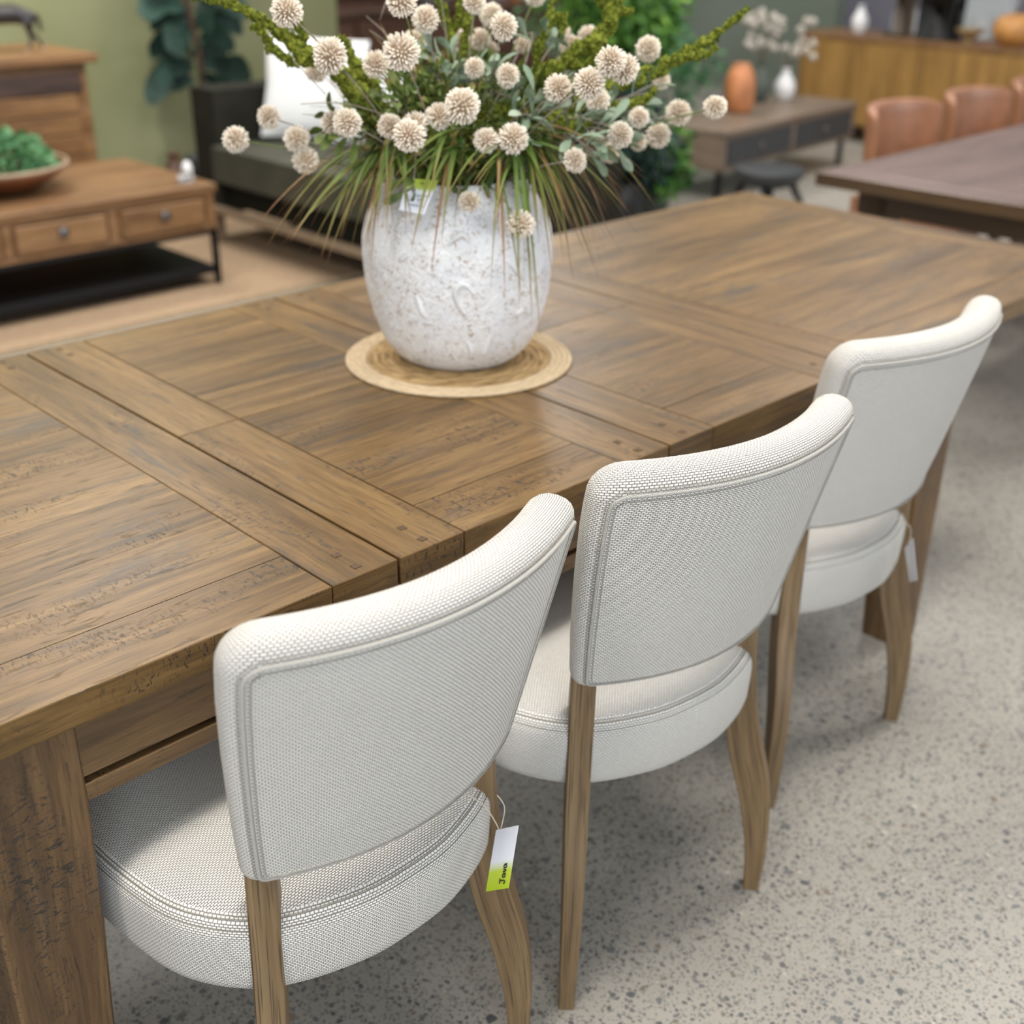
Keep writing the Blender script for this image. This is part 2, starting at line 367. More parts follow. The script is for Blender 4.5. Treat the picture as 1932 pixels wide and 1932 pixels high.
# ------------------------------------------------------------------ main dining table
TX0, TX1, TY0, TY1, TZ, TT = -.38, 3.04, 1.056, 2.132, .77, .04
G = .0018
table = thing('dining_table', 'long weathered brown wooden extension dining table with a big white vase on it', 'table', (1.33, 1.594, 0))
def rel(o): o.location = (-1.33, -1.594, 0); return o
def peg(bm_, x, y):
    s_ = .0055; a = random.uniform(-.15, .15); z = TZ + .0004
    vs = [(x + s_ * (c * math.cos(a) - d * math.sin(a)), y + s_ * (c * math.sin(a) + d * math.cos(a)), zz) for zz in (z - .002, z + .0003) for c, d in ((-1, -1), (1, -1), (1, 1), (-1, 1))]
    bm_.add(vs, [[4, 5, 6, 7], [0, 1, 5, 4], [1, 2, 6, 5], [2, 3, 7, 6], [3, 0, 4, 7]], [(v[0] + 5, v[1]) for v in vs], 1)
M['peg'] = plain('wooden_peg', (.085, .05, .024), .6, .3, .4, 300)
def brd(bm_, x0, x1, y0, y1, g, ch=.0011): bm_.box(x0 + G / 2, x1 - G / 2, y0 + G / 2, y1 - G / 2, TZ - TT, TZ, g, ch)
def end_section(x0, x1, inner_left):
    mb = MB(); w = .102; e = .108
    brd(mb, x0, x0 + w, TY0, TY1, 'y'); brd(mb, x1 - w, x1, TY0, TY1, 'y')
    brd(mb, x0 + w, x1 - w, TY0, TY0 + e, 'x'); brd(mb, x0 + w, x1 - w, TY1 - e, TY1, 'x')
    n = 6; ys = [TY0 + e + (TY1 - TY0 - 2 * e) * i / n for i in range(n + 1)]
    for i in range(n): mb.box(x0 + w + G / 2, x1 - w - G / 2, ys[i] - .0002, ys[i + 1] + .0002, TZ - TT, TZ - .0001, 'x', 0)
    for xx in (x0 + w / 2, x1 - w / 2):
        for yy in (TY0 + .022, TY0 + .062, TY1 - .022, TY1 - .062): peg(mb, xx + (0.03 if xx > x0 + .2 else -.03) * 0, yy)
    return rel(mb.build('table_top', [M['table_wood'], M['peg']], table, smooth=False))
def leaf(x0, x1):
    mb = MB(); w = .11; e = .108; ym = (TY0 + TY1) / 2; cr = .103
    for (a, c, ed0, ed1) in ((TY0, ym, e, cr), (ym, TY1, cr, e)):
        brd(mb, x0, x0 + w, a, c, 'y'); brd(mb, x1 - .103, x1, a, c, 'y')
        brd(mb, x0 + w, x1 - .103, a, a + ed0, 'x'); brd(mb, x0 + w, x1 - .103, c - ed1, c, 'x')
        n = 3; ys = [a + ed0 + (c - a - ed0 - ed1) * i / n for i in range(n + 1)]
        for i in range(n): mb.box(x0 + w + G / 2, x1 - .103 - G / 2, ys[i] - .0002, ys[i + 1] + .0002, TZ - TT, TZ - .0001, 'x', 0)
        for xx in (x0 + w / 2, x1 - .05):
            yy0 = a + .022 if a == TY0 else c - .022
            peg(mb, xx, yy0); peg(mb, xx, yy0 + (.042 if a == TY0 else -.042))
    return rel(mb.build('extension_leaf', [M['table_wood'], M['peg']], table, smooth=False))
gp = .0025
end_section(TX0, .8405 - gp, False); leaf(.8405, 1.378 - gp); leaf(1.378, 1.917 - gp); end_section(1.917, TX1, True)
LX0, LX1 = .287, 2.374
for y0, y1, yb in ((1.070, 1.078, 1.094), (TY1 - .04, TY1 - .03, TY1 - .058)):
    mb = MB(); mb.box(LX0 + .118, LX1 - .118, min(y0, yb), max(y0, yb), .655, TZ - TT - .001, 'x', .001); rel(mb.build('apron', M['table_apron_wood'], table, smooth=False))
    mb = MB(); mb.box(LX0 + .118, LX1 - .118, min(y0, yb), max(y0, yb), .622, .645, 'x', .001); rel(mb.build('slide_rail', M['table_apron_wood'], table, smooth=False))
mb = MB()
for yy in (1.3, 1.59, 1.88): mb.box(LX0 + .05, LX1 - .05, yy - .02, yy + .02, .66, .729, 'x', .001)
mb.box(LX0 + .02, LX0 + .06, 1.16, 2.03, .64, .729, 'y', .001); mb.box(LX1 - .06, LX1 - .02, 1.16, 2.03, .64, .729, 'y', .001)
mb.box(LX0 + .118, LX1 - .118, 1.094, 1.10, .64, .66, 'x')
rel(mb.build('underframe', M['dark_edge'], table, smooth=False))
for xs, ys in ((0, 0), (1, 0), (0, 1), (1, 1)):
    mb = MB(); secs = []
    for z in (0, .15, .3, .45, .60, .62, TZ - TT - .0005):
        w = .119 if z >= .6 else lerp(.087, .119, z / .6)
        dpt = .110 if z >= .6 else lerp(.087, .110, z / .6)
        x0 = LX0 if xs == 0 else LX1 - w; y0 = 1.068 if ys == 0 else TY1 - .012 - dpt; c = .003
        secs.append([(x0 + c, y0), (x0 + w - c, y0), (x0 + w, y0 + c), (x0 + w, y0 + dpt - c), (x0 + w - c, y0 + dpt), (x0 + c, y0 + dpt), (x0, y0 + dpt - c), (x0, y0 + c), ]); secs[-1] = [(p[0], p[1], z) for p in secs[-1]]
    vs = [p for s_ in secs for p in s_]; n8 = 8; ru = random.uniform(0, 30); uvs = None
    fs = []; fu = []; acc = [0, .113, .117, .222, .226, .338, .342, .447, .451]
    for i in range(len(secs) - 1):
        for k in range(8):
            fs.append([i * 8 + k, i * 8 + (k + 1) % 8, (i + 1) * 8 + (k + 1) % 8, (i + 1) * 8 + k]); za, zb = secs[i][0][2], secs[i + 1][0][2]
            fu.append([(za + ru, acc[k] + ru), (za + ru, acc[k + 1] + ru), (zb + ru, acc[k + 1] + ru), (zb + ru, acc[k] + ru)])
    fs.append(list(range(8))[::-1]); fu.append([(0, 0)] * 8); fs.append([(len(secs) - 1) * 8 + k for k in range(8)]); fu.append([(0, 0)] * 8)
    mb.addf(vs, fs, fu); rel(mb.build('table_leg', M['table_leg_wood'], table, smooth=False))
# ------------------------------------------------------------------ upholstered chairs
def make_chair(label):
    t = thing('dining_chair', label, 'chair', (0, 0, 0), 0, None)
    # seat
    half = [(0, -.022), (.055, -.019), (.105, -.006), (.15, .012), (.188, .036), (.223, .078), (.247, .13), (.258, .2), (.262, .28), (.258, .36), (.235, .43), (.18, .455), (.09, .466), (0, .47)]
    outl = half + [(-x, y) for x, y in half[-2:0:-1]]; outl = spline(outl, 112, True)
    ctr = (0, .22); rings = []
    lv = [(.383, .93), (.3835, .955), (.388, .98), (.40, .992), (.43, 1.0), (.455, 1.003), (.468, .999), (.475, .990), (.4775, .981), (.479, .979), (.483, .970), (.490, .93), (.496, .86), (.501, .74), (.505, .55), (.507, .3), (.508, .1)]
    mb = MB(); vs = []; uvs = []; n = len(outl); per = [0]
    for i in range(n): per.append(per[-1] + math.hypot(outl[(i + 1) % n][0] - outl[i][0], outl[(i + 1) % n][1] - outl[i][1]))
    for z, s_ in lv:
        for i, (x, y) in enumerate(outl): vs.append((ctr[0] + (x - ctr[0]) * s_, ctr[1] + (y - ctr[1]) * s_, z))
    fs = []; fu = []
    for r in range(len(lv) - 1):
        for i in range(n):
            j = (i + 1) % n; f = [r * n + i, r * n + j, (r + 1) * n + j, (r + 1) * n + i]; fs.append(f)
            if r < 11: fu.append([(per[i], lv[r][0]), (per[i + 1], lv[r][0]), (per[i + 1], lv[r + 1][0]), (per[i], lv[r + 1][0])])
            else: fu.append([(vs[q][0], vs[q][1]) for q in f])
    for base, rev in ((0, True), ((len(lv) - 1) * n, False)):
        f = list(range(base, base + n)); f = f[::-1] if rev else f; fs.append(f); fu.append([(vs[q][0], vs[q][1]) for q in f])
    mb.addf(vs, fs, fu); mb.build('seat', M['fabric'], t)
    mb = MB()
    for s_, z in ((.9865, .4765), (.955, .4868)):
        pts = [(ctr[0] + (x - ctr[0]) * s_, ctr[1] + (y - ctr[1]) * s_, z) for x, y in outl]; mb.tube(pts + pts[:1], .0005, 5, cap=False)
    mb.build('seat_stitching', M['stitch'], t)
    # backrest
    ZB, ZT = .566, .915; H_ = ZT - ZB
    def outw(z): return interp(z, [.566, .60, .65, .70, .76, .83, .87, .915], [.203, .209, .217, .224, .232, .240, .243, .243])
    def ymid(z): return interp(z, [.566, .884, .93], [-.040, -.118, -.128])
    def kk(z): return interp(z, [.566, .884], [1.53, 1.25])
    def thick(z): return interp(z, [.566, .60, .66, .80, .915], [.036, .042, .052, .060, .062])
    def surf(x, z, d):
        y = ymid(z) + kk(z) * x * x; sl = 2 * kk(z) * x; nl = math.hypot(1, sl)
        # forward normal (toward +y) in plan, with lean
        nx, ny, nz = -sl / nl, 1 / nl, .22
        q = math.sqrt(nx * nx + ny * ny + nz * nz); kf = thick(z) / .062
        dd = d * kf
        # front ends wrap less
        return Vector((x + nx * dd / q * .9, y + ny * dd / q, z + nz * dd / q * .5))
    def ringpt(t_, ins, scale=1.0):
        """t_ 0..1 around rounded rect; ins metric inset"""
        ww = 1.0; s_in = ins; top_in = ins * 1.45; bot_in = ins * .38
        Wn = .225; x1 = Wn - s_in; z0 = ZB + bot_in; z1 = ZT - top_in; rb = max(.016 - ins * .5, .006); rt = max(.036 - ins, .008)
        segs = []
        # start bottom centre going +x
        pth = []
        def arc(cx, cz, r, a0, a1, k=8): return [(cx + r * math.cos(lerp(a0, a1, i / k)), cz + r * math.sin(lerp(a0, a1, i / k))) for i in range(k + 1)]
        pi = math.pi
        pth = [(x1 * i / 14, z0) for i in range(0, 14)]
        pth = [p for p in pth if p[0] < x1 - rb - .001]
        return x1, z0, z1, rb, rt
    def ring(ins):
        x1, z0, z1, rb, rt = ringpt(0, ins); pi = math.pi
        def arc(cx, cz, r, a0, a1, k): return [(cx + r * math.cos(lerp(a0, a1, i / k)), cz + r * math.sin(lerp(a0, a1, i / k))) for i in range(k + 1)]
        p = []
        nb, ns, nt = 20, 18, 24
        p += [(lerp(-(x1 - rb), x1 - rb, i / nb), z0) for i in range(nb)]
        p += arc(x1 - rb, z0 + rb, rb, -pi / 2, 0, 5)
        p += [(x1, lerp(z0 + rb, z1 - rt, i / ns)) for i in range(1, ns)]
        p += arc(x1 - rt, z1 - rt, rt, 0, pi / 2, 7)
        p += [(lerp(x1 - rt, -(x1 - rt), i / nt), z1) for i in range(1, nt)]
        p += arc(-(x1 - rt), z1 - rt, rt, pi / 2, pi, 7)
        p += [(-x1, lerp(z1 - rt, z0 + rb, i / ns)) for i in range(1, ns)]
        p += arc(-(x1 - rb), z0 + rb, rb, pi, 1.5 * pi, 5)[:-1]
        return p
    def place(p, d): x, z = p; return surf(x / .225 * outw(z), z, d)
    prof = [(.0215, 0), (.0185, -.0005), (.0165, .0012), (.013, .0015), (.008, .004), (.004, .009), (.0012, .017), (0, .027), (.0003, .037), (.003, .047), (.008, .055), (.015, .060), (.024, .0625)]
    mb = MB(); vs = []; uvp = []
    base = ring(.0215); N = len(base); cz = .73
    allr = []
    for sc_ in (.04, .25, .45, .62, .78, .9, .97): allr.append(([(x * sc_, cz + (z - cz) * sc_) for x, z in base], 0, sc_))
    for ins, d in prof: allr.append((ring(ins), d, 1))
    fr = ring(.024)
    for sc_ in (.97, .9, .78, .62, .45, .25, .04): allr.append(([(x * sc_, cz + (z - cz) * sc_) for x, z in fr], .0625 + .006 * (1 - sc_ ** 3), sc_))
    r0_ = ring(.0005); arcl = [0.0]
    for (ia, da), (ib, db) in zip(prof, prof[1:]): arcl.append(arcl[-1] + math.hypot(ib - ia, db - da))
    def uvof(i, li, s_):
        bx, bz = base[i]; nx, nz = r0_[i][0] - bx, r0_[i][1] - bz; q_ = math.hypot(nx, nz) or 1
        if li < 7: return (bx * s_ * 1.03, cz + (bz - cz) * s_)
        a_ = arcl[min(li - 7, len(arcl) - 1)]; k_ = 1 if li < 7 + len(arcl) else s_
        return ((bx * k_ + nx / q_ * a_) * 1.03, cz + (bz - cz) * k_ + nz / q_ * a_)
    for li, (rg, d, s_) in enumerate(allr):
        for ii, p in enumerate(rg):
            q = place(p, d)
            if s_ < 1 and d == 0: q = q + Vector((0, -.004 * (1 - s_ ** 2), 0))
            vs.append(tuple(q)); uvp.append(uvof(ii, li, s_))
    fs = []
    for r in range(len(allr) - 1):
        for i in range(N): j = (i + 1) % N; fs.append([r * N + i, r * N + j, (r + 1) * N + j, (r + 1) * N + i])
    fs.append(list(range(N))[::-1]); fs.append([(len(allr) - 1) * N + k for k in range(N)])
    mb.add(vs, fs, uvp); recalc(mb.build('backrest', M['fabric'], t))
    # piping cords and stitch line on the rear panel
    mb = MB(); p1 = [place(p, -.0012) for p in ring(.0185)]; mb.tube(p1 + p1[:1], .0028, 8, cap=False)
    mb.build('piping', M['piping'], t)
    mb = MB(); p2 = [place(p, -.0008) for p in ring(.0245)]; mb.tube(p2 + p2[:1], .0008, 5, cap=False)
    p3 = [place(p, .0010) for p in ring(.0140)]; mb.tube(p3 + p3[:1], .0007, 5, cap=False)
    mb.build('back_stitching', M['stitch'], t)
    # rear legs
    zz = [0, .05, .10, .16, .21, .26, .31, .36, .41, .46, .50, .585]
    ho = [.011, .015, .0165, .0155, .011, .0015, -.012, -.0225, -.029, -.033, -.035, -.036]
    hi = [-.015, -.0165, -.020, -.030, -.040, -.055, -.067, -.074, -.077, -.077, -.0765, -.071]
    wd_ = [.024, .0255, .027, .029, .0305, .032, .034, .0345, .035, .035, .035, .034]
    Zs = [i * .585 / 40 for i in range(41)]
    def sm(z, ys): return sum(interp(min(max(z + o_, 0), .585), zz, ys) for o_ in (-.02, -.01, 0, .01, .02)) / 5
    for sgn in (-1, 1):
        az = math.radians(51); d = Vector((sgn * math.cos(az), -math.sin(az), 0)); w = Vector((math.sin(az), sgn * math.cos(az), 0)) * 1.0
        mb = MB(); vs = []; fs = []; fu = []
        for z in Zs:
            a, c, ww = sm(z, ho), sm(z, hi), sm(z, wd_) / 2; ch = .002; off = lerp(-.004, .006, z / .585) * -sgn
            q = Vector((sgn * .206, 0, z)) + Vector((off, 0, 0))
            for (h, s_) in ((a, -ww + ch), (a, ww - ch), (a - ch, ww), (c + ch, ww), (c, ww - ch), (c, -ww + ch), (c + ch, -ww), (a - ch, -ww)): vs.append(tuple(q + d * h + w * s_))
        acc = [0, .034, .036, .085, .087, .121, .123, .172, .174]; ru = random.uniform(0, 9)
        for i in range(40):
            for k in range(8):
                fs.append([i * 8 + k, i * 8 + (k + 1) % 8, (i + 1) * 8 + (k + 1) % 8, (i + 1) * 8 + k])
                fu.append([(Zs[i], acc[k] + ru), (Zs[i], acc[k + 1] + ru), (Zs[i + 1], acc[k + 1] + ru), (Zs[i + 1], acc[k] + ru)])
        fs.append(list(range(8))); fu.append([(0, 0)] * 8); fs.append([320 + k for k in range(8)]); fu.append([(0, 0)] * 8)
        mb.addf(vs, fs, fu); recalc(mb.build('rear_leg', M['oak'], t, smooth=True, angle=30))
    for sgn in (-1, 1):
        mb = MB(); vs = []; fs = []; fu = []
        for z, w in ((0, .013), (.2, .0175), (.39, .022)):
            x = sgn * lerp(.222, .215, z / .39); y = lerp(.440, .425, z / .39)
            vs += [(x - w, y - w, z), (x + w, y - w, z), (x + w, y + w, z), (x - w, y + w, z)]
        for i in range(2):
            for k in range(4): fs.append([i * 4 + k, i * 4 + (k + 1) % 4, (i + 1) * 4 + (k + 1) % 4, (i + 1) * 4 + k]); fu.append([(vs[q][2], k * .05 + (qq in (1, 2)) * .04) for qq, q in enumerate(fs[-1])])
        fs += [[3, 2, 1, 0], [8, 9, 10, 11]]; fu += [[(0, 0)] * 4] * 2
        mb.addf(vs, fs, fu); mb.build('front_leg', M['oak'], t, smooth=False)
    return t
c1 = make_chair('nearest cream woven dining chair, white and lime tag hanging at its right side')
chairs = [c1, dup(c1), dup(c1)]
for o, (x, y, a), lb in zip(chairs, [(.689, .879, .023), (1.210, .864, -.109), (1.825, .939, -.042)],
        ['nearest cream woven dining chair, white and lime tag hanging at its right side', 'middle of the three cream woven dining chairs at the long table', 'farthest of the three cream woven dining chairs, a small tag at its side']):
    o.location = (x, y, 0); o.rotation_euler = (0, 0, a); o['label'] = lb; o['group'] = 'cream dining chairs along the long table'
# tags
def strokes(mb, org, ex, ey, lines, r=.0006):
    for ln in lines:
        pts = spline(ln, max(4, len(ln) * 4)) if len(ln) > 2 else ln
        mb.tube([org + ex * p[0] + ey * p[1] for p in pts], r, 5)
def card(name, parent, c4, split, th=.0006, flip=False):
    """c4 corners: a b (first edge) c d ; split = fraction along a->d where lime starts/ends"""
    a, b_, c, d = [Vector(p) for p in c4]; n = (b_ - a).cross(d - a).normalized() * th
    mb = MB(); K = 12; vs = []; rows = [i / K for i in range(K + 1)]
    for s_ in (0, 1):
        for r in rows: vs += [a.lerp(d, r) + n * s_, b_.lerp(c, r) + n * s_]
    fs = []; uv = []; m_ = 2 * (K + 1)
    for i in range(K): fs.append([2 * i, 2 * i + 1, 2 * i + 3, 2 * i + 2]); fs.append([m_ + 2 * i + 2, m_ + 2 * i + 3, m_ + 2 * i + 1, m_ + 2 * i]); fs.append([2 * i, 2 * i + 2, m_ + 2 * i + 2, m_ + 2 * i]); fs.append([2 * i + 1, m_ + 2 * i + 1, m_ + 2 * i + 3, 2 * i + 3])
    fs += [[0, m_, m_ + 1, 1], [2 * K + 1, m_ + 2 * K + 1, m_ + 2 * K, 2 * K]]
    uvs = [(r, 0 if e == 0 else 1) for s_ in (0, 1) for r in rows for e in (0, 1)]
    mb.add(vs, fs, uvs); return recalc(mb.build(name, split, parent, smooth=False)), n
def card_mat(name, stops): 
    b_ = NB(name); sp = b_.n('SeparateXYZ'); b_.L(b_.uv(), sp.inputs[0]); return b_.done(b_.ramp(sp.outputs[0], stops), .6, .3)
M['card_a'] = card_mat('tag_card_white_to_lime', [(0, (.80, .82, .90)), (.54, (.78, .81, .88)), (.70, (.50, .62, .06)), (1, (.38, .52, .02))])
M['card_b'] = card_mat('tag_card_lime_top', [(0, (.33, .42, .03)), (.26, (.36, .46, .05)), (.38, (.78, .81, .88)), (1, (.82, .85, .92))])
FLOWERS = [(1.1091, 1.7891, 1.1627, 0.0215), (1.1561, 1.7591, 1.1969, 0.0195), (1.0765, 1.5717, 1.3707, 0.023), (1.1237, 1.5383, 1.3111, 0.026), (1.3512, 1.892, 1.2445, 0.0205), (1.1902, 1.7326, 1.1622, 0.0214), (1.2005, 1.7254, 1.1268, 0.0215), (1.1948, 1.635, 1.1983, 0.0197), (1.1577, 1.549, 1.2117, 0.0214), (1.251, 1.5924, 1.2859, 0.0205), (1.2064, 1.4743, 1.3163, 0.0268), (1.4092, 1.6862, 1.3017, 0.0212), (1.2155, 1.5184, 1.205, 0.0189), (1.2131, 1.4688, 1.1971, 0.0245), (1.2624, 1.5124, 1.2028, 0.0209), (1.2935, 1.4924, 1.2149, 0.021), (1.2942, 1.4385, 1.2364, 0.0265), (1.3622, 1.6008, 1.3471, 0.0212), (1.2079, 1.4731, 1.3855, 0.0217), (1.5353, 1.7154, 1.2963, 0.0212), (1.5787, 1.7068, 1.2973, 0.0194), (1.5789, 1.6754, 1.3389, 0.0212), (1.3947, 1.4535, 1.344, 0.0212), (1.3689, 1.4923, 1.2819, 0.016), (1.5927, 1.6938, 1.2796, 0.0153), (1.3934, 1.4417, 1.2729, 0.0185), (1.3279, 1.4211, 1.1841, 0.019), (1.3548, 1.3885, 1.1877, 0.0232), (1.4278, 1.3646, 1.2579, 0.0218), (1.4117, 1.3087, 1.1591, 0.0188), (1.4288, 1.26, 1.3067, 0.0218), (1.4643, 1.2631, 1.2937, 0.0213), (1.6889, 1.4059, 1.2978, 0.0212), (1.716, 1.5688, 1.3044, 0.0194), (1.6937, 1.5928, 1.2905, 0.0184), (1.5173, 1.3107, 1.1863, 0.0204), (1.5618, 1.4068, 1.1554, 0.0214), (1.7255, 1.3607, 1.1962, 0.0214), (1.7055, 1.3858, 1.158, 0.0214), (1.6887, 1.2567, 1.22, 0.0195), (1.5813, 1.3281, 1.2052, 0.0164), (1.8041, 1.4666, 1.2336, 0.0154), (1.3049, 1.4355, 1.0911, 0.0174), (1.3574, 1.372, 1.0573, 0.0217), (1.4088, 1.2823, 1.2748, 0.0235), (1.5221, 1.3657, 1.2327, 0.019), (1.7476, 1.5335, 1.1043, 0.0186), (1.369, 1.4921, 1.3777, 0.0178), (1.6495, 1.6385, 1.3695, 0.0173), (1.4768, 1.7957, 1.206, 0.0174), (1.3538, 1.8902, 1.2489, 0.0184), (1.782, 1.4934, 1.1248, 0.0155), (1.6834, 1.6037, 1.3125, 0.0153), (1.6338, 1.6541, 1.2893, 0.0143)]
BRANCHES = [
  [[ (1.311,1.647,1.140,0.0135),(1.283,1.644,1.186,0.0127),(1.256,1.652,1.238,0.0110),(1.235,1.667,1.270,0.0101),(1.212,1.684,1.289,0.0101),(1.190,1.700,1.295,0.0110),(1.175,1.710,1.316,0.0093),(1.153,1.725,1.336,0.0068),(1.136,1.748,1.352,0.0068),(1.119,1.771,1.367,0.0051),(1.097,1.796,1.373,0.0034),(1.070,1.813,1.380,0.0025) ],[ (1.190,1.700,1.298,0.0076),(1.189,1.700,1.328,0.0068),(1.179,1.695,1.354,0.0051),(1.167,1.692,1.373,0.0042),(1.162,1.695,1.392,0.0034) ],[ (1.202,1.691,1.289,0.0068),(1.175,1.698,1.284,0.0051),(1.159,1.709,1.293,0.0051),(1.144,1.719,1.309,0.0051),(1.134,1.726,1.329,0.0042),(1.123,1.733,1.341,0.0025) ],],
  [[ (1.327,1.660,1.141,0.0110),(1.319,1.666,1.185,0.0118),(1.313,1.684,1.226,0.0110),(1.305,1.690,1.251,0.0085),(1.297,1.709,1.276,0.0059),(1.295,1.723,1.303,0.0042),(1.285,1.730,1.313,0.0034) ],[ (1.312,1.685,1.234,0.0051),(1.280,1.671,1.261,0.0051),(1.248,1.670,1.268,0.0034),(1.234,1.680,1.273,0.0025) ],],
  [[ (1.453,1.618,1.160,0.0101),(1.459,1.627,1.228,0.0085),(1.454,1.645,1.279,0.0068),(1.461,1.652,1.320,0.0076),(1.453,1.659,1.345,0.0068),(1.444,1.666,1.382,0.0059) ],[ (1.461,1.652,1.318,0.0059),(1.473,1.641,1.345,0.0051),(1.469,1.644,1.378,0.0042) ],],
  [[ (1.450,1.594,1.172,0.0085),(1.467,1.619,1.246,0.0068),(1.471,1.629,1.296,0.0068),(1.477,1.624,1.338,0.0068),(1.489,1.627,1.380,0.0059) ],],
  [[ (1.495,1.510,1.181,0.0110),(1.518,1.516,1.230,0.0118),(1.531,1.502,1.260,0.0110),(1.548,1.485,1.271,0.0101),(1.569,1.463,1.294,0.0101),(1.589,1.441,1.313,0.0101),(1.605,1.423,1.336,0.0101),(1.605,1.423,1.359,0.0110),(1.597,1.431,1.388,0.0101) ],[ (1.605,1.423,1.345,0.0085),(1.612,1.415,1.361,0.0068),(1.622,1.403,1.359,0.0034),(1.629,1.395,1.360,0.0017) ],[ (1.605,1.423,1.353,0.0068),(1.613,1.414,1.373,0.0068),(1.617,1.410,1.389,0.0051) ],[ (1.563,1.469,1.276,0.0059),(1.571,1.446,1.276,0.0059),(1.575,1.426,1.287,0.0059),(1.580,1.421,1.305,0.0051),(1.576,1.426,1.310,0.0034) ],],
  [[ (1.521,1.513,1.235,0.0076),(1.532,1.516,1.276,0.0076),(1.535,1.513,1.305,0.0068),(1.547,1.500,1.334,0.0059),(1.557,1.490,1.351,0.0051),(1.562,1.484,1.339,0.0042),(1.559,1.488,1.321,0.0025) ],[ (1.546,1.530,1.295,0.0051),(1.563,1.526,1.332,0.0042),(1.576,1.528,1.364,0.0042),(1.592,1.526,1.387,0.0034) ],],
  [[ (1.544,1.489,1.179,0.0110),(1.562,1.441,1.217,0.0118),(1.588,1.412,1.241,0.0118),(1.617,1.379,1.257,0.0110),(1.641,1.350,1.270,0.0093),(1.659,1.327,1.290,0.0076),(1.680,1.301,1.309,0.0059),(1.700,1.276,1.329,0.0051),(1.714,1.257,1.348,0.0042),(1.725,1.241,1.366,0.0034) ],[ (1.660,1.327,1.287,0.0059),(1.667,1.301,1.295,0.0051),(1.683,1.281,1.300,0.0051),(1.692,1.268,1.310,0.0025) ],[ (1.680,1.301,1.309,0.0042),(1.700,1.291,1.316,0.0034),(1.708,1.281,1.323,0.0025) ],],
  [[ (1.474,1.446,1.183,0.0101),(1.491,1.415,1.199,0.0110),(1.501,1.389,1.193,0.0076),(1.513,1.376,1.198,0.0051) ],[ (1.561,1.397,1.214,0.0059),(1.589,1.365,1.219,0.0059),(1.606,1.345,1.228,0.0051),(1.619,1.329,1.245,0.0034) ],[ (1.493,1.441,1.202,0.0068),(1.467,1.453,1.228,0.0059),(1.445,1.461,1.221,0.0042) ],],
  [[ (1.287,1.576,1.148,0.0152),(1.301,1.552,1.179,0.0118),(1.327,1.529,1.173,0.0085),(1.353,1.507,1.183,0.0068) ],[ (1.399,1.519,1.206,0.0076),(1.411,1.494,1.216,0.0076),(1.430,1.476,1.212,0.0051) ],],
]
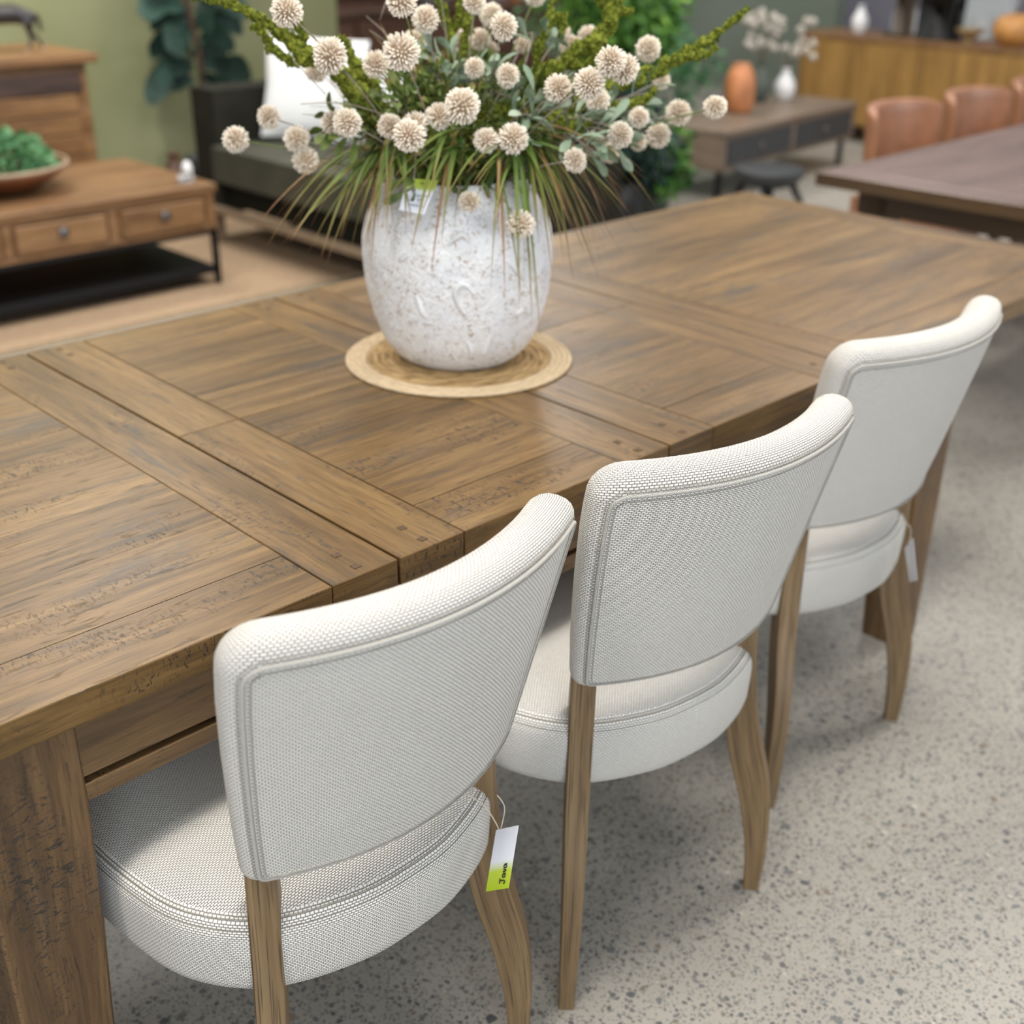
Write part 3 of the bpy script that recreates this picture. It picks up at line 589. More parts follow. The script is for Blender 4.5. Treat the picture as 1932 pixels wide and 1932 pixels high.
GRASS = [
  ((1.2957, 1.6207, 1.1455), [(1.0631, 1.7, 1.027), (1.0398, 1.62, 1.0242), (1.1282, 1.6816, 1.0331), (1.1224, 1.6251, 1.0009), (1.1402, 1.6004, 0.9853), (1.1473, 1.5706, 1.0285), (1.1689, 1.7144, 1.0566), (1.1663, 1.7763, 1.0289), (1.1738, 1.5884, 0.9818), (1.1637, 1.6572, 1.1051), (1.2565, 1.7753, 1.0574), (1.311, 1.7978, 1.0183)]),
  ((1.2588, 1.5606, 1.1657), [(1.1684, 1.5299, 1.0198), (1.1742, 1.5254, 0.9941), (1.1874, 1.4897, 1.0906), (1.184, 1.5178, 1.0533), (1.1817, 1.4942, 1.0453), (1.1979, 1.5702, 1.0844)]),
  ((1.3207, 1.4685, 1.1814), [(1.1883, 1.4889, 1.127), (1.1763, 1.5238, 1.0617), (1.1987, 1.4547, 1.0206), (1.2216, 1.4356, 0.978), (1.2417, 1.4183, 1.0905), (1.2225, 1.5512, 1.1258), (1.2027, 1.4384, 1.0724), (1.226, 1.6117, 1.1082), (1.2233, 1.4863, 1.131), (1.2349, 1.4242, 1.0287)]),
  ((1.3617, 1.4167, 1.1649), [(1.2581, 1.3903, 1.0683), (1.2277, 1.4172, 1.0886), (1.2855, 1.365, 0.9551), (1.3261, 1.3397, 0.9266), (1.3557, 1.3383, 0.8941), (1.2643, 1.3846, 1.1288), (1.2872, 1.3495, 1.0587), (1.358, 1.336, 0.9474)]),
  ((1.4106, 1.4249, 1.1725), [(1.4868, 1.254, 1.0741), (1.4961, 1.274, 1.005), (1.5185, 1.3397, 0.8875), (1.4235, 1.2958, 1.0216), (1.5322, 1.324, 1.1033), (1.4952, 1.3358, 0.9754), (1.4098, 1.3108, 0.9953), (1.3855, 1.3075, 1.0509), (1.3919, 1.3297, 1.0119), (1.4453, 1.2715, 1.0479), (1.5662, 1.3611, 1.0312), (1.3794, 1.3427, 0.8698)]),
  ((1.454, 1.438, 1.1713), [(1.5753, 1.2724, 1.0668), (1.5439, 1.2792, 1.1296), (1.6182, 1.3774, 1.0435), (1.6379, 1.4311, 1.0319), (1.6161, 1.3488, 1.0075), (1.4263, 1.2928, 1.1298), (1.679, 1.3826, 1.0664), (1.4536, 1.337, 0.9286), (1.5375, 1.3179, 0.9442), (1.5166, 1.3419, 0.9523)]),
  ((1.3468, 1.6178, 1.2129), [(1.409, 1.5233, 1.2992), (1.3974, 1.6009, 1.2856), (1.3533, 1.5063, 1.2723), (1.3483, 1.5109, 1.2643), (1.3954, 1.6684, 1.3384), (1.4272, 1.6808, 1.3529), (1.3673, 1.6527, 1.2998), (1.3697, 1.7534, 1.3175), (1.4429, 1.56, 1.3107)]),
  ((1.5037, 1.5015, 1.2202), [(1.5926, 1.4813, 1.3415), (1.5074, 1.3521, 1.2673), (1.467, 1.4674, 1.324), (1.6542, 1.4122, 1.2597), (1.6579, 1.4538, 1.2984), (1.4553, 1.4081, 1.3054), (1.6485, 1.4944, 1.3045), (1.6626, 1.4023, 1.2685)]),
  ((1.2955, 1.6465, 1.1806), [(1.1966, 1.6583, 1.2617), (1.1851, 1.6173, 1.2348), (1.195, 1.6963, 1.2176), (1.296, 1.7467, 1.2926), (1.3413, 1.7752, 1.3175), (1.1555, 1.663, 1.2125), (1.3091, 1.8238, 1.2988)]),
]
SPRIGS = [
  ((1.3669, 1.5479, 1.2061), [(1.3782, 1.6175, 1.3246), (1.4153, 1.5851, 1.3168), (1.3775, 1.5652, 1.2816)]),
  ((1.4148, 1.5042, 1.2273), [(1.3915, 1.4712, 1.2901), (1.4039, 1.4315, 1.2357), (1.4058, 1.5262, 1.275)]),
  ((1.4231, 1.4687, 1.1891), [(1.4161, 1.391, 1.2507), (1.4265, 1.3659, 1.2327), (1.3966, 1.3823, 1.2217)]),
  ((1.4862, 1.4337, 1.1871), [(1.4794, 1.3235, 1.2127), (1.5527, 1.3309, 1.1927), (1.5663, 1.361, 1.2087), (1.5491, 1.3041, 1.1781)]),
  ((1.5537, 1.4497, 1.1915), [(1.643, 1.3158, 1.2485), (1.6152, 1.3343, 1.2073), (1.646, 1.344, 1.2204)]),
  ((1.2699, 1.6284, 1.1769), [(1.1756, 1.6488, 1.2082), (1.1793, 1.6215, 1.177), (1.1792, 1.6708, 1.1809)]),
  ((1.3141, 1.5929, 1.1935), [(1.2745, 1.6374, 1.2376), (1.2698, 1.5774, 1.2359), (1.2896, 1.5613, 1.2479)]),
  ((1.2751, 1.5213, 1.1567), [(1.2329, 1.4914, 1.0971)]),
  ((1.538, 1.5379, 1.2989), [(1.5471, 1.4858, 1.3269), (1.566, 1.5094, 1.3036), (1.5493, 1.569, 1.3212)]),
  ((1.4696, 1.3931, 1.1728), [(1.5497, 1.3035, 1.1632), (1.4868, 1.3152, 1.1521), (1.443, 1.3337, 1.1854)]),
]
TAG1 = [(0.8301, 0.8666, 0.4574), (0.8502, 0.8469, 0.4656), (0.8414, 0.8556, 0.3637), (0.8208, 0.8754, 0.3544), (0.8335, 0.8633, 0.4531), (0.7978, 0.8964, 0.5195), (0.8174, 0.8786, 0.4991), (0.8291, 0.8675, 0.4711), (0.8376, 0.8593, 0.4925), (0.8308, 0.8659, 0.5134)]
TAG1C = [(0.8301, 0.8666, 0.4574), (0.836, 0.8327, 0.4828), (0.7818, 0.8338, 0.4088)]
TAGV = [(1.2398, 1.509, 1.1248), (1.2774, 1.4773, 1.121), (1.253, 1.485, 1.0695), (1.2227, 1.51, 1.0773)]
TAG3 = [(1.8972, 0.9003, 0.4627), (1.8655, 0.8739, 0.506), (1.8739, 0.8557, 0.4231), (1.9051, 0.8835, 0.3962), (1.8992, 0.8961, 0.4636), (1.8864, 0.9227, 0.5235)]

def tag_card(label, c4, mat, holes, strs, hand, cat='price tag'):
    c = sum((Vector(p) for p in c4), Vector()) / 4
    t = thing('price_tag', label, cat, c)
    o, n = card('card', t, c4, mat); o.location = -c
    if strs:
        mb = MB()
        for s_ in strs: mb.tube([Vector(p) for p in spline(s_, 20)], .0008, 6)
        q = mb.build('string', M['string'], t); q.location = -c
    if hand:
        mb = MB(); hand(mb); q = mb.build('handwriting', M['ink'], t); q.location = -c
    return t
a, b_, c_, d_, hole, s0, s1, s2, s3, s4 = [Vector(p) for p in TAG1]
# make the card a proper rectangle
a = Vector(TAG1C[0]); ex = Vector(TAG1C[1]) - a; ey = Vector(TAG1C[2]) - a
def java(mb):
    # word runs up the card (from the lime end), letters sit across it
    org = a + ey * .93 + ex * .56; up = -ey.normalized(); acr = ex.normalized(); nn = acr.cross(up).normalized(); 
    if nn.dot(-a) < 0: nn = -nn
    org = org + nn * .0009
    # baseline on the right side: letter "up" points to -ex
    def P_(x, y): return (x, y)
    S = .0088
    L_ = [[(0.15, 1.0), (.85, 1.02)], [(.55, 1.0), (.56, .5), (.5, .05), (.25, -.08), (.05, .12)],
          [(1.45, .5), (1.15, .62), (.98, .3), (1.12, .02), (1.38, .15), (1.47, .52), (1.5, .02)],
          [(1.72, .6), (1.92, .02), (2.12, .62)],
          [(2.75, .5), (2.45, .62), (2.28, .3), (2.42, .02), (2.68, .15), (2.77, .52), (2.82, .02)]]
    strokes(mb, org + acr * .010, up * S, -acr * S, L_, .0007)
tag_card('white tag fading to lime with handwriting, hanging from the nearest cream chair', [a, a + ex, a + ex + ey, a + ey], M['card_a'], None,
         [[tuple(s0), tuple(s1), tuple(s2), tuple(hole)], [tuple(hole), tuple(s3), tuple(s4)]], java)
va, vb, vc, vd = [Vector(p) for p in TAGV]
def scrib(mb):
    ex = (vb - va); ey = (vd - va); nn = ex.cross(ey).normalized()
    if nn.dot(-va) < 0: nn = -nn
    o_ = va + nn * .0012
    L_ = [[(.45, .13), (.5, .09), (.56, .15), (.62, .11)], [(.35, .52), (.42, .50), (.48, .54), (.55, .50), (.62, .53), (.7, .5), (.78, .53), (.86, .51)], [(.36, .62), (.4, .66), (.36, .70)], [(.48, .62), (.52, .66), (.58, .63), (.64, .67)],
          [(.14, .82), (.18, .81)], [(.28, .83), (.33, .78), (.38, .84), (.44, .79), (.5, .84), (.56, .82), (.62, .85)], [(.7, .84), (.76, .84)]]
    strokes(mb, o_, ex, ey, L_, .0005)
tag_card('white and lime price card with scribbled writing taped to the rim of the white vase', [va, vb, vc, vd], M['card_b'], None, None, scrib)
ta, tb, tc, td, th_, ts = [Vector(p) for p in TAG3]
tag_card('small pale tag turned edge-on, hanging from the farthest cream chair', [ta, tb, tc, td], M['paper'], None, [[tuple(ts), tuple((ts + th_) / 2 + Vector((.01, -.01, .01))), tuple(th_)]], None)
# ------------------------------------------------------------------ placemat, vase
MC = (1.408, 1.578)
mat_t = thing('placemat', 'round woven jute placemat with pale braided rim under the white vase', 'placemat', (*MC, TZ))
mb = MB(); NR = 15; prof = []
vs = []; 
def braid(rings, r0, r1):
    pr = [(0.0005 if r0 == 0 else r0, .0005)] if r0 == 0 else [(r0, .001)]
    for i in range(rings):
        w = (r1 - r0) / rings; pr += [(r0 + w * (i + f), .004 + .0028 * math.sin(math.pi * f)) for f in (.08, .3, .5, .7, .92)]
    return pr
mb.lathe(braid(13, 0.0005, .168), 72); mb.build('woven_center', M['jute'], mat_t)
mb = MB(); mb.lathe([(.166, .0008)] + braid(4, .1665, .206)[1:] + [(.2065, .0035), (.206, .0008), (.166, .0008)], 96); mb.build('braided_rim', M['jute_rim'], mat_t)
VC = (1.415, 1.587); VZ = TZ + .0068
vase_t = thing('vase', 'large rough white stoneware vase with brown speckles on the round placemat', 'vase', (*VC, VZ))
zp = [(0.0, .06), (0, .095), (.006, .108), (.02, .122), (.045, .138), (.08, .151), (.115, .160), (.15, .1655), (.19, .168), (.22, .1655), (.25, .158), (.275, .147), (.295, .134), (.308, .123), (.318, .117), (.323, .113), (.322, .108), (.314, .106), (.29, .115), (.25, .14), (.2, .15)]
pf = spline([(r, z) for z, r in zp], 110)
mb = MB(); mb.lathe(pf, 120, disp=.0022); ob = mb.build('vase_body', M['vase'], vase_t)
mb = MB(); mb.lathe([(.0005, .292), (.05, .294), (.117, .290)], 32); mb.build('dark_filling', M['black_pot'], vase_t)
# raised swirls on the body
M['swirl'] = plain('white_stoneware_relief', (.80, .80, .80), .85, .25, .08, 60)
def onv(az, z, o_=.001):
    r = interp(z, [q[0] for q in zp[1:16]], [q[1] for q in zp[1:16]]) + o_; return (r * math.cos(az), r * math.sin(az), z)
fa = math.atan2(-VC[1], -VC[0])
for pts in ([(.16, .135), (.1, .15), (.03, .155), (-.03, .14), (.02, .115), (.08, .10)], [(-.42, .13), (-.38, .105), (-.33, .09)], [(.36, .06), (.34, .03), (.3, .02)], [(.5, .19), (.62, .17), (.72, .15)], [(.1, .05), (.16, .03), (.14, .012)], [(-.5, .2), (-.62, .185)], [(.75, .1), (.66, .09)], [(-.1, .22), (.05, .235), (.12, .22)]):
    mb = MB(); mb.tube([onv(fa + p[0], p[1] + .02) for p in spline(pts, 16)], [.0014 + .0042 * math.sin(math.pi * i / 15) for i in range(16)], 6); mb.build('relief_swirl', M['swirl'], vase_t)
# ------------------------------------------------------------------ flower arrangement (every stem stands in the vase)
MOUTH = Vector((VC[0], VC[1], VZ + .30))
def head_mesh():
    mb = MB(); R_ = 1.0; n = 210; ga = math.pi * (3 - math.sqrt(5))
    mb.ball((0, 0, 0), .66, 12, 8); mb.uv = [(0.05, 0)] * len(mb.uv)
    for i in range(n):
        z = 1 - 2 * (i + .5) / n; r = math.sqrt(1 - z * z); th = ga * i + random.uniform(-.12, .12)
        d = Vector((r * math.cos(th), r * math.sin(th), z + random.uniform(-.05, .05))).normalized()
        a = d.orthogonal().normalized(); b2 = d.cross(a); tw = random.uniform(0, 6.28); L_ = random.uniform(.9, 1.06)
        a, b2 = a * math.cos(tw) + b2 * math.sin(tw), b2 * math.cos(tw) - a * math.sin(tw)
        vs = []; uv = []
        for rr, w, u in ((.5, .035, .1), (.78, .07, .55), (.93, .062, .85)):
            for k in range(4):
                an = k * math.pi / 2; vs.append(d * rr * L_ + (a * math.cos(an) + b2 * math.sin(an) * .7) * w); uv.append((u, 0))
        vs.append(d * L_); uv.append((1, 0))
        fs = [[q * 4 + k, q * 4 + (k + 1) % 4, q * 4 + 4 + (k + 1) % 4, q * 4 + 4 + k] for q in (0, 1) for k in range(4)] + [[8 + k, 8 + (k + 1) % 4, 12] for k in range(4)]
        mb.add(vs, fs, uv)
    return mb
heads = []
for k in range(3): heads.append(head_mesh())
head_me = None
def flower_label(i, p):
    sp = {0: 'cream globe flower sticking out farthest left of the arrangement', 1: 'second cream globe flower from the left, just right of and above the outermost one',
      2: 'cream globe flower seen behind the fork of the left mossy branch', 3: 'large cream globe flower resting above the left mossy branch', 4: 'brownish globe flower just under the left mossy branch',
      5: 'cream globe flower at lower left, above a second one over the drooping grass', 6: 'lowest cream globe flower on the left, right above the drooping grass',
      7: 'left one of two pale globe flowers touching on the left of the bouquet', 8: 'right one of two pale globe flowers touching on the left of the bouquet',
      9: 'cream globe flower left of the biggest one at upper left', 10: 'biggest cream globe flower at the upper left of the bouquet', 11: 'small cream globe flower tucked behind the biggest one',
      12: 'tan globe flower left of the front pair above the vase tag', 13: 'front globe flower of the pair above the vase tag', 14: 'rear globe flower of the pair above the vase tag',
      15: 'cream globe flower left of and below the bright central one', 16: 'large bright cream globe flower at the centre of the bouquet', 17: 'cream globe flower near the top edge between two stalks, above the grey leaves',
      22: 'cream globe flower at top centre, in front of a paler one', 21: 'pale globe flower at top centre, behind another one',
      26: 'left of the two neighbouring globe flowers low in the middle over the rim', 27: 'right of the two neighbouring globe flowers low in the middle over the rim',
      28: 'cream globe flower right of centre in front of the mossy branch fork', 29: 'cream globe flower over the drooping grass right of the vase rim',
      30: 'left one of two overlapping globe flowers right of the tall mossy branch', 31: 'right one of two overlapping globe flowers right of the tall mossy branch',
      32: 'cream globe flower standing free above the long right mossy branch', 35: 'cream globe flower low on the right among the sage leaves',
      37: 'cream globe flower second from the far right tip of the bouquet', 38: 'curled cream globe flower below the second from far right', 39: 'cream globe flower sticking out farthest right of the arrangement',
      **{18: 'cream globe flower cut by the top edge, above the stalks left of centre', 19: 'cream globe flower below the two upright mossy branches at top centre', 20: 'pale globe flower just right of the one below the upright mossy branches', 23: 'partly hidden globe flower behind crossing grass left of the upright rounded leaf', 24: 'small white globe flower under the pair at top centre', 25: 'globe flower right beside the upright rounded grey-green leaf', 33: 'globe flower directly under the curve of the thick right mossy branch', 34: 'pale globe flower left of the one under the thick right mossy branch', 36: 'blurred globe flower behind the low one on the right', 40: 'globe flower half covered by sage leaves, left of the second from far right', 41: 'small globe flower under the start of the long right mossy branch', 44: 'large pale globe flower just below the two overlapping ones', 45: 'globe flower lowest of the stacked ones right of the mossy fork', 46: 'small globe flower tucked above the drooping grass on the right', 47: 'globe flower between the two upright mossy branches at the top edge', 48: 'small globe flower at the top edge right of centre', 49: 'small globe flower under the biggest one at upper left', 51: 'small globe flower beneath the low right sage leaves', 52: 'small globe flower inside the loop of the hooked mossy branch', 53: 'small globe flower left of the hooked mossy branch'},
      42: 'pale tan globe flower hanging in front of the vase rim', 43: 'lowest globe flower, hanging in front of the white vase'}
    return sp[i], 'globe flowers of the arrangement'
def stem_curve(tip, sag=.0):
    tip = Vector(tip); h = (tip - MOUTH); root = MOUTH + Vector((h.x * .16, h.y * .16, -.03)); root.x = MOUTH.x + max(-.07, min(.07, root.x - MOUTH.x)); root.y = MOUTH.y + max(-.07, min(.07, root.y - MOUTH.y))
    mid = root.lerp(tip, .5) + Vector((-h.x * .08, -h.y * .08, .03 + (.06 if tip.z < 1.12 else 0)))
    return [root.lerp(mid, t).lerp(mid.lerp(tip, t), t) for t in [i / 9 for i in range(10)]]
hm = []
for i, (x, y, z, r) in enumerate(FLOWERS):
    if i == 50: continue
    r *= 1.08
    lb, gr_ = flower_label(i, (x, y, z))
    t = thing('globe_flower', lb, 'flower', (x, y, z), 0, gr_)
    k = i % 3
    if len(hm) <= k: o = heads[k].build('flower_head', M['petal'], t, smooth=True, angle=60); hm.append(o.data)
    else: o = bpy.data.objects.new('flower_head', hm[k]); COL.objects.link(o); o.parent = t
    o.scale = (r, r, r * random.uniform(.92, 1.05)); o.rotation_euler = [random.uniform(0, 6.28) for _ in range(3)]
    tip = Vector((x, y, z)); inw = (MOUTH - tip).normalized() * r * .5
    mb = MB(); mb.tube([p - tip for p in stem_curve(tip + inw)], .0013, 5); mb.build('stem', M['twig'] if i % 3 else M['olive'], t)
blab = ['long mossy branch reaching out to the upper left with forked tips', 'shorter mossy branch behind the left one, curving up over a globe flower', 'mossy branch standing straight up left of top centre',
        'thin upright mossy branch at top centre', 'thick mossy branch curving up to the top right edge with a curled twig', 'mossy branch with a curled hook tip behind the thick right one', 'long mossy branch stretching out to the far right over the console',
        'short mossy branch lying in the right middle of the bouquet', 'low mossy branch lying across the front above the vase rim']
for bi, chs in enumerate(BRANCHES):
    mb = MB()
    for ci, ch in enumerate(chs):
        if ci == 0:
            root = Vector(ch[0][:3]); r0 = ch[0][3]; k = Vector((lerp(root.x, MOUTH.x, .6), lerp(root.y, MOUTH.y, .6), MOUTH.z - .01)); ch = [(k.x, k.y, k.z, r0)] + list(ch)
        if bi < 2 and ci == 0: ch = [(q[0], q[1], q[2], q[3] * (1.35 if i_ < 6 else 1.1)) for i_, q in enumerate(ch)]
        n = len(ch) * 9; sp_ = spline(ch, n); P_ = []
        for i, q in enumerate(sp_):
            w = noise.noise(Vector((i * .2, bi * 3.1, ci)) ); q[3] *= 1.2; P_.append((Vector(q[:3]) + Vector((noise.noise(Vector((i * .3, 1, bi))), noise.noise(Vector((i * .3, 5, bi))), noise.noise(Vector((i * .3, 9, bi))))) * .009, q[3] * (.85 + .5 * w)))
        mb.tube([p for p, _ in P_], [r for _, r in P_], 12, rough=.3)
        for _ in range(n * 16):
            i = random.randrange(n - 1); p, r = P_[i]; d = Vector([random.gauss(0, 1) for _ in range(3)]).normalized(); tdir = (P_[i + 1][0] - p).normalized(); d = (d - tdir * d.dot(tdir)).normalized()
            p = p.lerp(P_[i + 1][0], random.random()) + d * r * .9; s_ = random.uniform(.0010, .0030); a = (d.orthogonal() + Vector([random.uniform(-.6, .6) for _ in range(3)])).normalized(); b2 = d.cross(a)
            mb.add([p + a * s_, p - a * s_ * .5 + b2 * s_, p - a * s_ * .5 - b2 * s_, p + d * s_ * 1.6], [[0, 1, 3], [1, 2, 3], [2, 0, 3]])
    tag(mb.build('mossy_branch', M['moss'], None, smooth=False), blab[bi], 'branch', 'mossy branches of the arrangement')
glab = ['tuft of drooping green grass on the far left of the vase', 'tuft of grass hanging at the left shoulder of the vase', 'tuft of long grass falling over the front of the vase', 'sparse grass falling over the right front of the vase',
        'dense grass tuft draping down to the right over the tabletop', 'brown-tipped grass tuft spreading far to the right', 'upright grass tuft in the upper middle of the bouquet', 'upright grass tuft in the upper right of the bouquet', 'upright grass tuft in the upper left of the bouquet']
def blade(mb, a, c, w, droop):
    a = Vector(a); c = Vector(c); L_ = (c - a).length; mid = a.lerp(c, .42) + Vector((0, 0, L_ * droop)); side = (c - a).cross(Vector((0, 0, 1)))
    side = (side if side.length > .01 else Vector((1, 0, 0))).normalized(); side = (side + Vector([random.uniform(-.5, .5) for _ in range(3)])).normalized()
    vs = []; uv = []; K = 12
    for i in range(K + 1):
        t = i / K; p = a.lerp(mid, t).lerp(mid.lerp(c, t), t); ww = w * (math.sin(math.pi * min(1, t * .9 + .12)) ** .6 if t < .88 else (1 - t) * 4) * (1 - .55 * t)
        vs += [p + side * ww, p - side * ww, p + Vector((0, 0, -.0006)) + side * 0]; uv += [(t, 0), (t, 1), (t, .5)]
    fs = []
    for i in range(K): j = i * 3; fs += [[j, j + 3, j + 5, j + 2], [j + 2, j + 5, j + 4, j + 1]]
    mb.add(vs, fs, uv)
for gi, (r0, ends) in enumerate(GRASS):
    mb = MB(); r0 = Vector(r0); low = Vector((lerp(r0.x, MOUTH.x, .5), lerp(r0.y, MOUTH.y, .5), MOUTH.z - .01))
    mb.tube([low, r0], .006, 8)
    for e in ends:
        e = Vector(e)
        for k in range((2 if gi in (2, 3) else 4) if gi < 6 else 3):
            j = Vector([random.uniform(-1, 1) for _ in range(3)]) * (.0 if k == 0 else .035); mb_r = r0 + Vector([random.uniform(-.02, .02) for _ in range(3)])
            dr = .32 if gi < 6 else .1
            fr = 1 if k == 0 else random.uniform(.55, .95); en = r0.lerp(e, fr) + j
            n0 = len(mb.mi); blade(mb, mb_r, en, random.uniform(.0022, .0050) if k < 3 else .0013, dr * random.uniform(.7, 1.3))
            if random.random() < (.15 if k < 3 else .7): mb.mi[n0:] = [1] * (len(mb.mi) - n0)
    tag(mb.build('grass_tuft', [M['grass'], M['grass_brown']], None), glab[gi], 'grass', 'grass tufts of the arrangement')
slab = ['grey-green leaf sprig standing up left of top centre', 'grey-green sprig with one upright rounded leaf in the middle', 'broad grey-green sprig curving right of the middle', 'grey-green sprig low on the right of the bouquet',
        'pale sage sprig pointing out to the far right', 'olive leaf sprig on the left behind the two pale globe flowers', 'small olive sprig beneath the biggest globe flower', 'olive leaves hanging over the vase tag', 'pale sprig between the mossy branches at the top right', 'sage sprig just above the grass on the right']
def leaf_sh(mb, base, tip, w):
    base = Vector(base); tip = Vector(tip); ax = tip - base; L_ = ax.length; d = ax.normalized(); s_ = d.cross(Vector([random.uniform(-1, 1) for _ in range(2)] + [random.uniform(.2, 1)])).normalized(); nn = s_.cross(d)
    prof = [(0, .10), (.2, .28), (.45, .62), (.65, .95), (.8, 1.0), (.92, .72), (1, .12)]; vs = []; uv = []
    for u, k in prof:
        c = base + ax * u + nn * (L_ * .14 * math.sin(math.pi * u)); vs += [c + s_ * w * k + nn * w * .15 * k, c - nn * .0012, c - s_ * w * k + nn * w * .15 * k]; uv += [(u, 0), (u, .5), (u, 1)]
    fs = []
    for i in range(len(prof) - 1): j = i * 3; fs += [[j, j + 3, j + 4, j + 1], [j + 1, j + 4, j + 5, j + 2]]
    mb.add(vs, fs, uv)
for si, (r0, tips) in enumerate(SPRIGS):
    mat_ = M['olive'] if si in (5, 6, 7) else M['sage']; r0 = Vector(r0)
    t = thing('leaf_sprig', slab[si], 'leaves', r0, 0, 'leaf sprigs of the arrangement')
    st = MB(); lf = MB(); low = Vector((lerp(r0.x, MOUTH.x, .6), lerp(r0.y, MOUTH.y, .6), MOUTH.z)) - r0
    for e in tips:
        e = Vector(e) - r0; pts = [low, Vector((0, 0, 0)), e * .5 + Vector((0, 0, .008)), e * .86]; st.tube(spline([tuple(p) for p in pts], 12), .0013, 5)
        leaf_sh(lf, e * .70, e * 1.06, .0082)
        for f in (.35, .5, .62, .75):
            b0 = e * f; d = e.normalized(); sd = d.orthogonal().normalized(); sd = (Matrix.Rotation(random.uniform(0, 6.28), 3, d) @ sd)
            leaf_sh(lf, b0, b0 + (d * .6 + sd * .8).normalized() * random.uniform(.042, .062), .0072)
    st.build('stem', M['twig'], t); lf.build('leaves', mat_, t)
# dense filling of short leaves and moss in the middle
mb = MB(); cc = Vector((VC[0], VC[1], 1.17))
mb.ball(tuple(cc), .08, 32, 20, (1.15, 1.15, .85), 0, disp=.5)
for _ in range(1500):
    d = Vector([random.gauss(0, 1) for _ in range(3)]).normalized(); r = random.uniform(.06, .135); p = cc + Vector((d.x * r * 1.3, d.y * r * 1.3, d.z * r * .85))
    if p.z < 1.09: continue
    leaf_sh(mb, p, p + (d + Vector([random.uniform(-.8, .8) for _ in range(3)])).normalized() * random.uniform(.015, .04), random.uniform(.0025, .006))
    if random.random() < .45: mb.mi[-12:] = [1] * 12
for _ in range(7000):
    d = Vector([random.gauss(0, 1) for _ in range(3)]).normalized(); r = random.uniform(.055, .10); p = cc + Vector((d.x * r * 1.2, d.y * r * 1.2, d.z * r * .8))
    if p.z < 1.085: continue
    s_ = random.uniform(.002, .004); a = d.orthogonal().normalized() * s_; b2 = d.cross(a)
    mb.add([p + a, p - a * .5 + b2, p - a * .5 - b2, p + d * s_ * 2], [[0, 1, 3], [1, 2, 3], [2, 0, 3]], None, 2)
tag(mb.build('moss_and_leaf_filling', [M['olive'], M['grass'], M['moss']], None, smooth=False), 'dark green mass of moss and short leaves filling the mouth of the vase', 'foliage', None, 'stuff')
twg = [((-.30, .02, .16), 'thin grey twig rising to the upper left'), ((.20, -.30, .10), 'thin grey twig reaching right below the far globe flower'), ((.02, .06, .30), 'thin grey twig standing straight up in the middle'), ((-.09, .12, .27), 'thin grey twig leaning left near the top centre'), ((.28, -.16, .13), 'thin grey twig among the sage leaves on the right')]
for d, lb in twg:
    mb = MB(); d = Vector(d); pts = [MOUTH + Vector((0, 0, .0)), MOUTH + d * .35 + Vector((0, 0, .05)), MOUTH + d * .7 + Vector((0, 0, .04)), MOUTH + d]
    mb.tube(spline([tuple(p) for p in pts], 20), [.0015 - .0009 * i / 19 for i in range(20)], 5)
    for f in (.5, .7, .85):
        p = MOUTH + d * f + Vector((0, 0, .035)); mb.tube([p, p + Vector((random.uniform(-.04, .04), random.uniform(-.04, .04), random.uniform(.02, .05)))], .0007, 4)
    tag(mb.build('twig', M['twig'], None), lb, 'twig', 'grey twigs of the arrangement')
# ------------------------------------------------------------------ rug, coffee table
mb = MB(); mb.box(-1.5, 4.55, 4.42, 6.1, 0, .012, 'x')
rg = thing('rug', 'tan sisal rug under the reclaimed coffee table and dark sofa', 'rug', (2, 5.5, 0)); q = mb.build('woven_field', M['rug'], rg, smooth=False); q.location = (-2, -5.5, 0)
mb = MB()
for i in range(560):
    x = -1.5 + 6.05 * i / 560; mb.tube([(x, 4.425, .008), (x + random.uniform(-.006, .006), 4.405, .007), (x + random.uniform(-.012, .012), 4.385, .003)], .0028, 4)
q = mb.build('fringe', M['jute_rim'], rg); q.location = (-2, -5.5, 0); q['kind'] = 'stuff'
RZ = .012
ct = thing('coffee_table', 'reclaimed wood coffee table with round drawer knobs on a black metal frame', 'coffee table', (2.08, 5.07, RZ))
def bp(name, mat, parent, boxes, org, bev=.004, smooth=False, grain='x'):
    mb = MB()
    for x0, x1, y0, y1, z0, z1 in boxes: mb.box(x0 - org[0], x1 - org[0], y0 - org[1], y1 - org[1], z0 - org[2], z1 - org[2], grain, bev)
    return mb.build(name, mat, parent, smooth=smooth)
O = (2.08, 5.07, RZ)
pl = [(1.38, 2.78, 4.67 + i * .16, 4.67 + (i + 1) * .16 - .002, .415, .45) for i in range(5)]
bp('table_top', M['recl'], ct, pl, O)
bp('carcass', M['recl'], ct, [(1.40, 2.765, 4.685, 5.455, .27, .414), (1.40, 2.765, 4.675, 4.685, .255, .275), (1.40, 2.765, 4.675, 4.685, .398, .414)] + [(x - .018, x + .018, 4.675, 4.685, .27, .40) for x in (1.418, 1.85, 2.29, 2.747)], O)
for x in (1.63, 2.07, 2.518):
    dw = bp('drawer', M['recl'], ct, [(x - .19, x + .19, 4.668, 4.684, .282, .392)], O)
    mb = MB(); mb.lathe([(.0005, .018), (.016, .016), (.022, .010), (.02, .004), (.008, .001), (.008, -.004)], 20); k = mb.build('knob', M['chrome'], dw); k.rotation_euler = (math.pi / 2, 0, 0); k.location = (x - O[0], 4.666 - O[1], .35 - O[2])
bp('metal_frame', M['black_metal'], ct, [(x, x + .025, y, y + .025, RZ, .2545) for x in (1.41, 2.745) for y in (4.68, 5.43)] + [(1.41, 2.77, y, y + .02, .235, .2545) for y in (4.68, 5.43)] + [(x, x + .02, 4.68, 5.455, .235, .2545) for x in (1.41, 2.75)], O, .001)
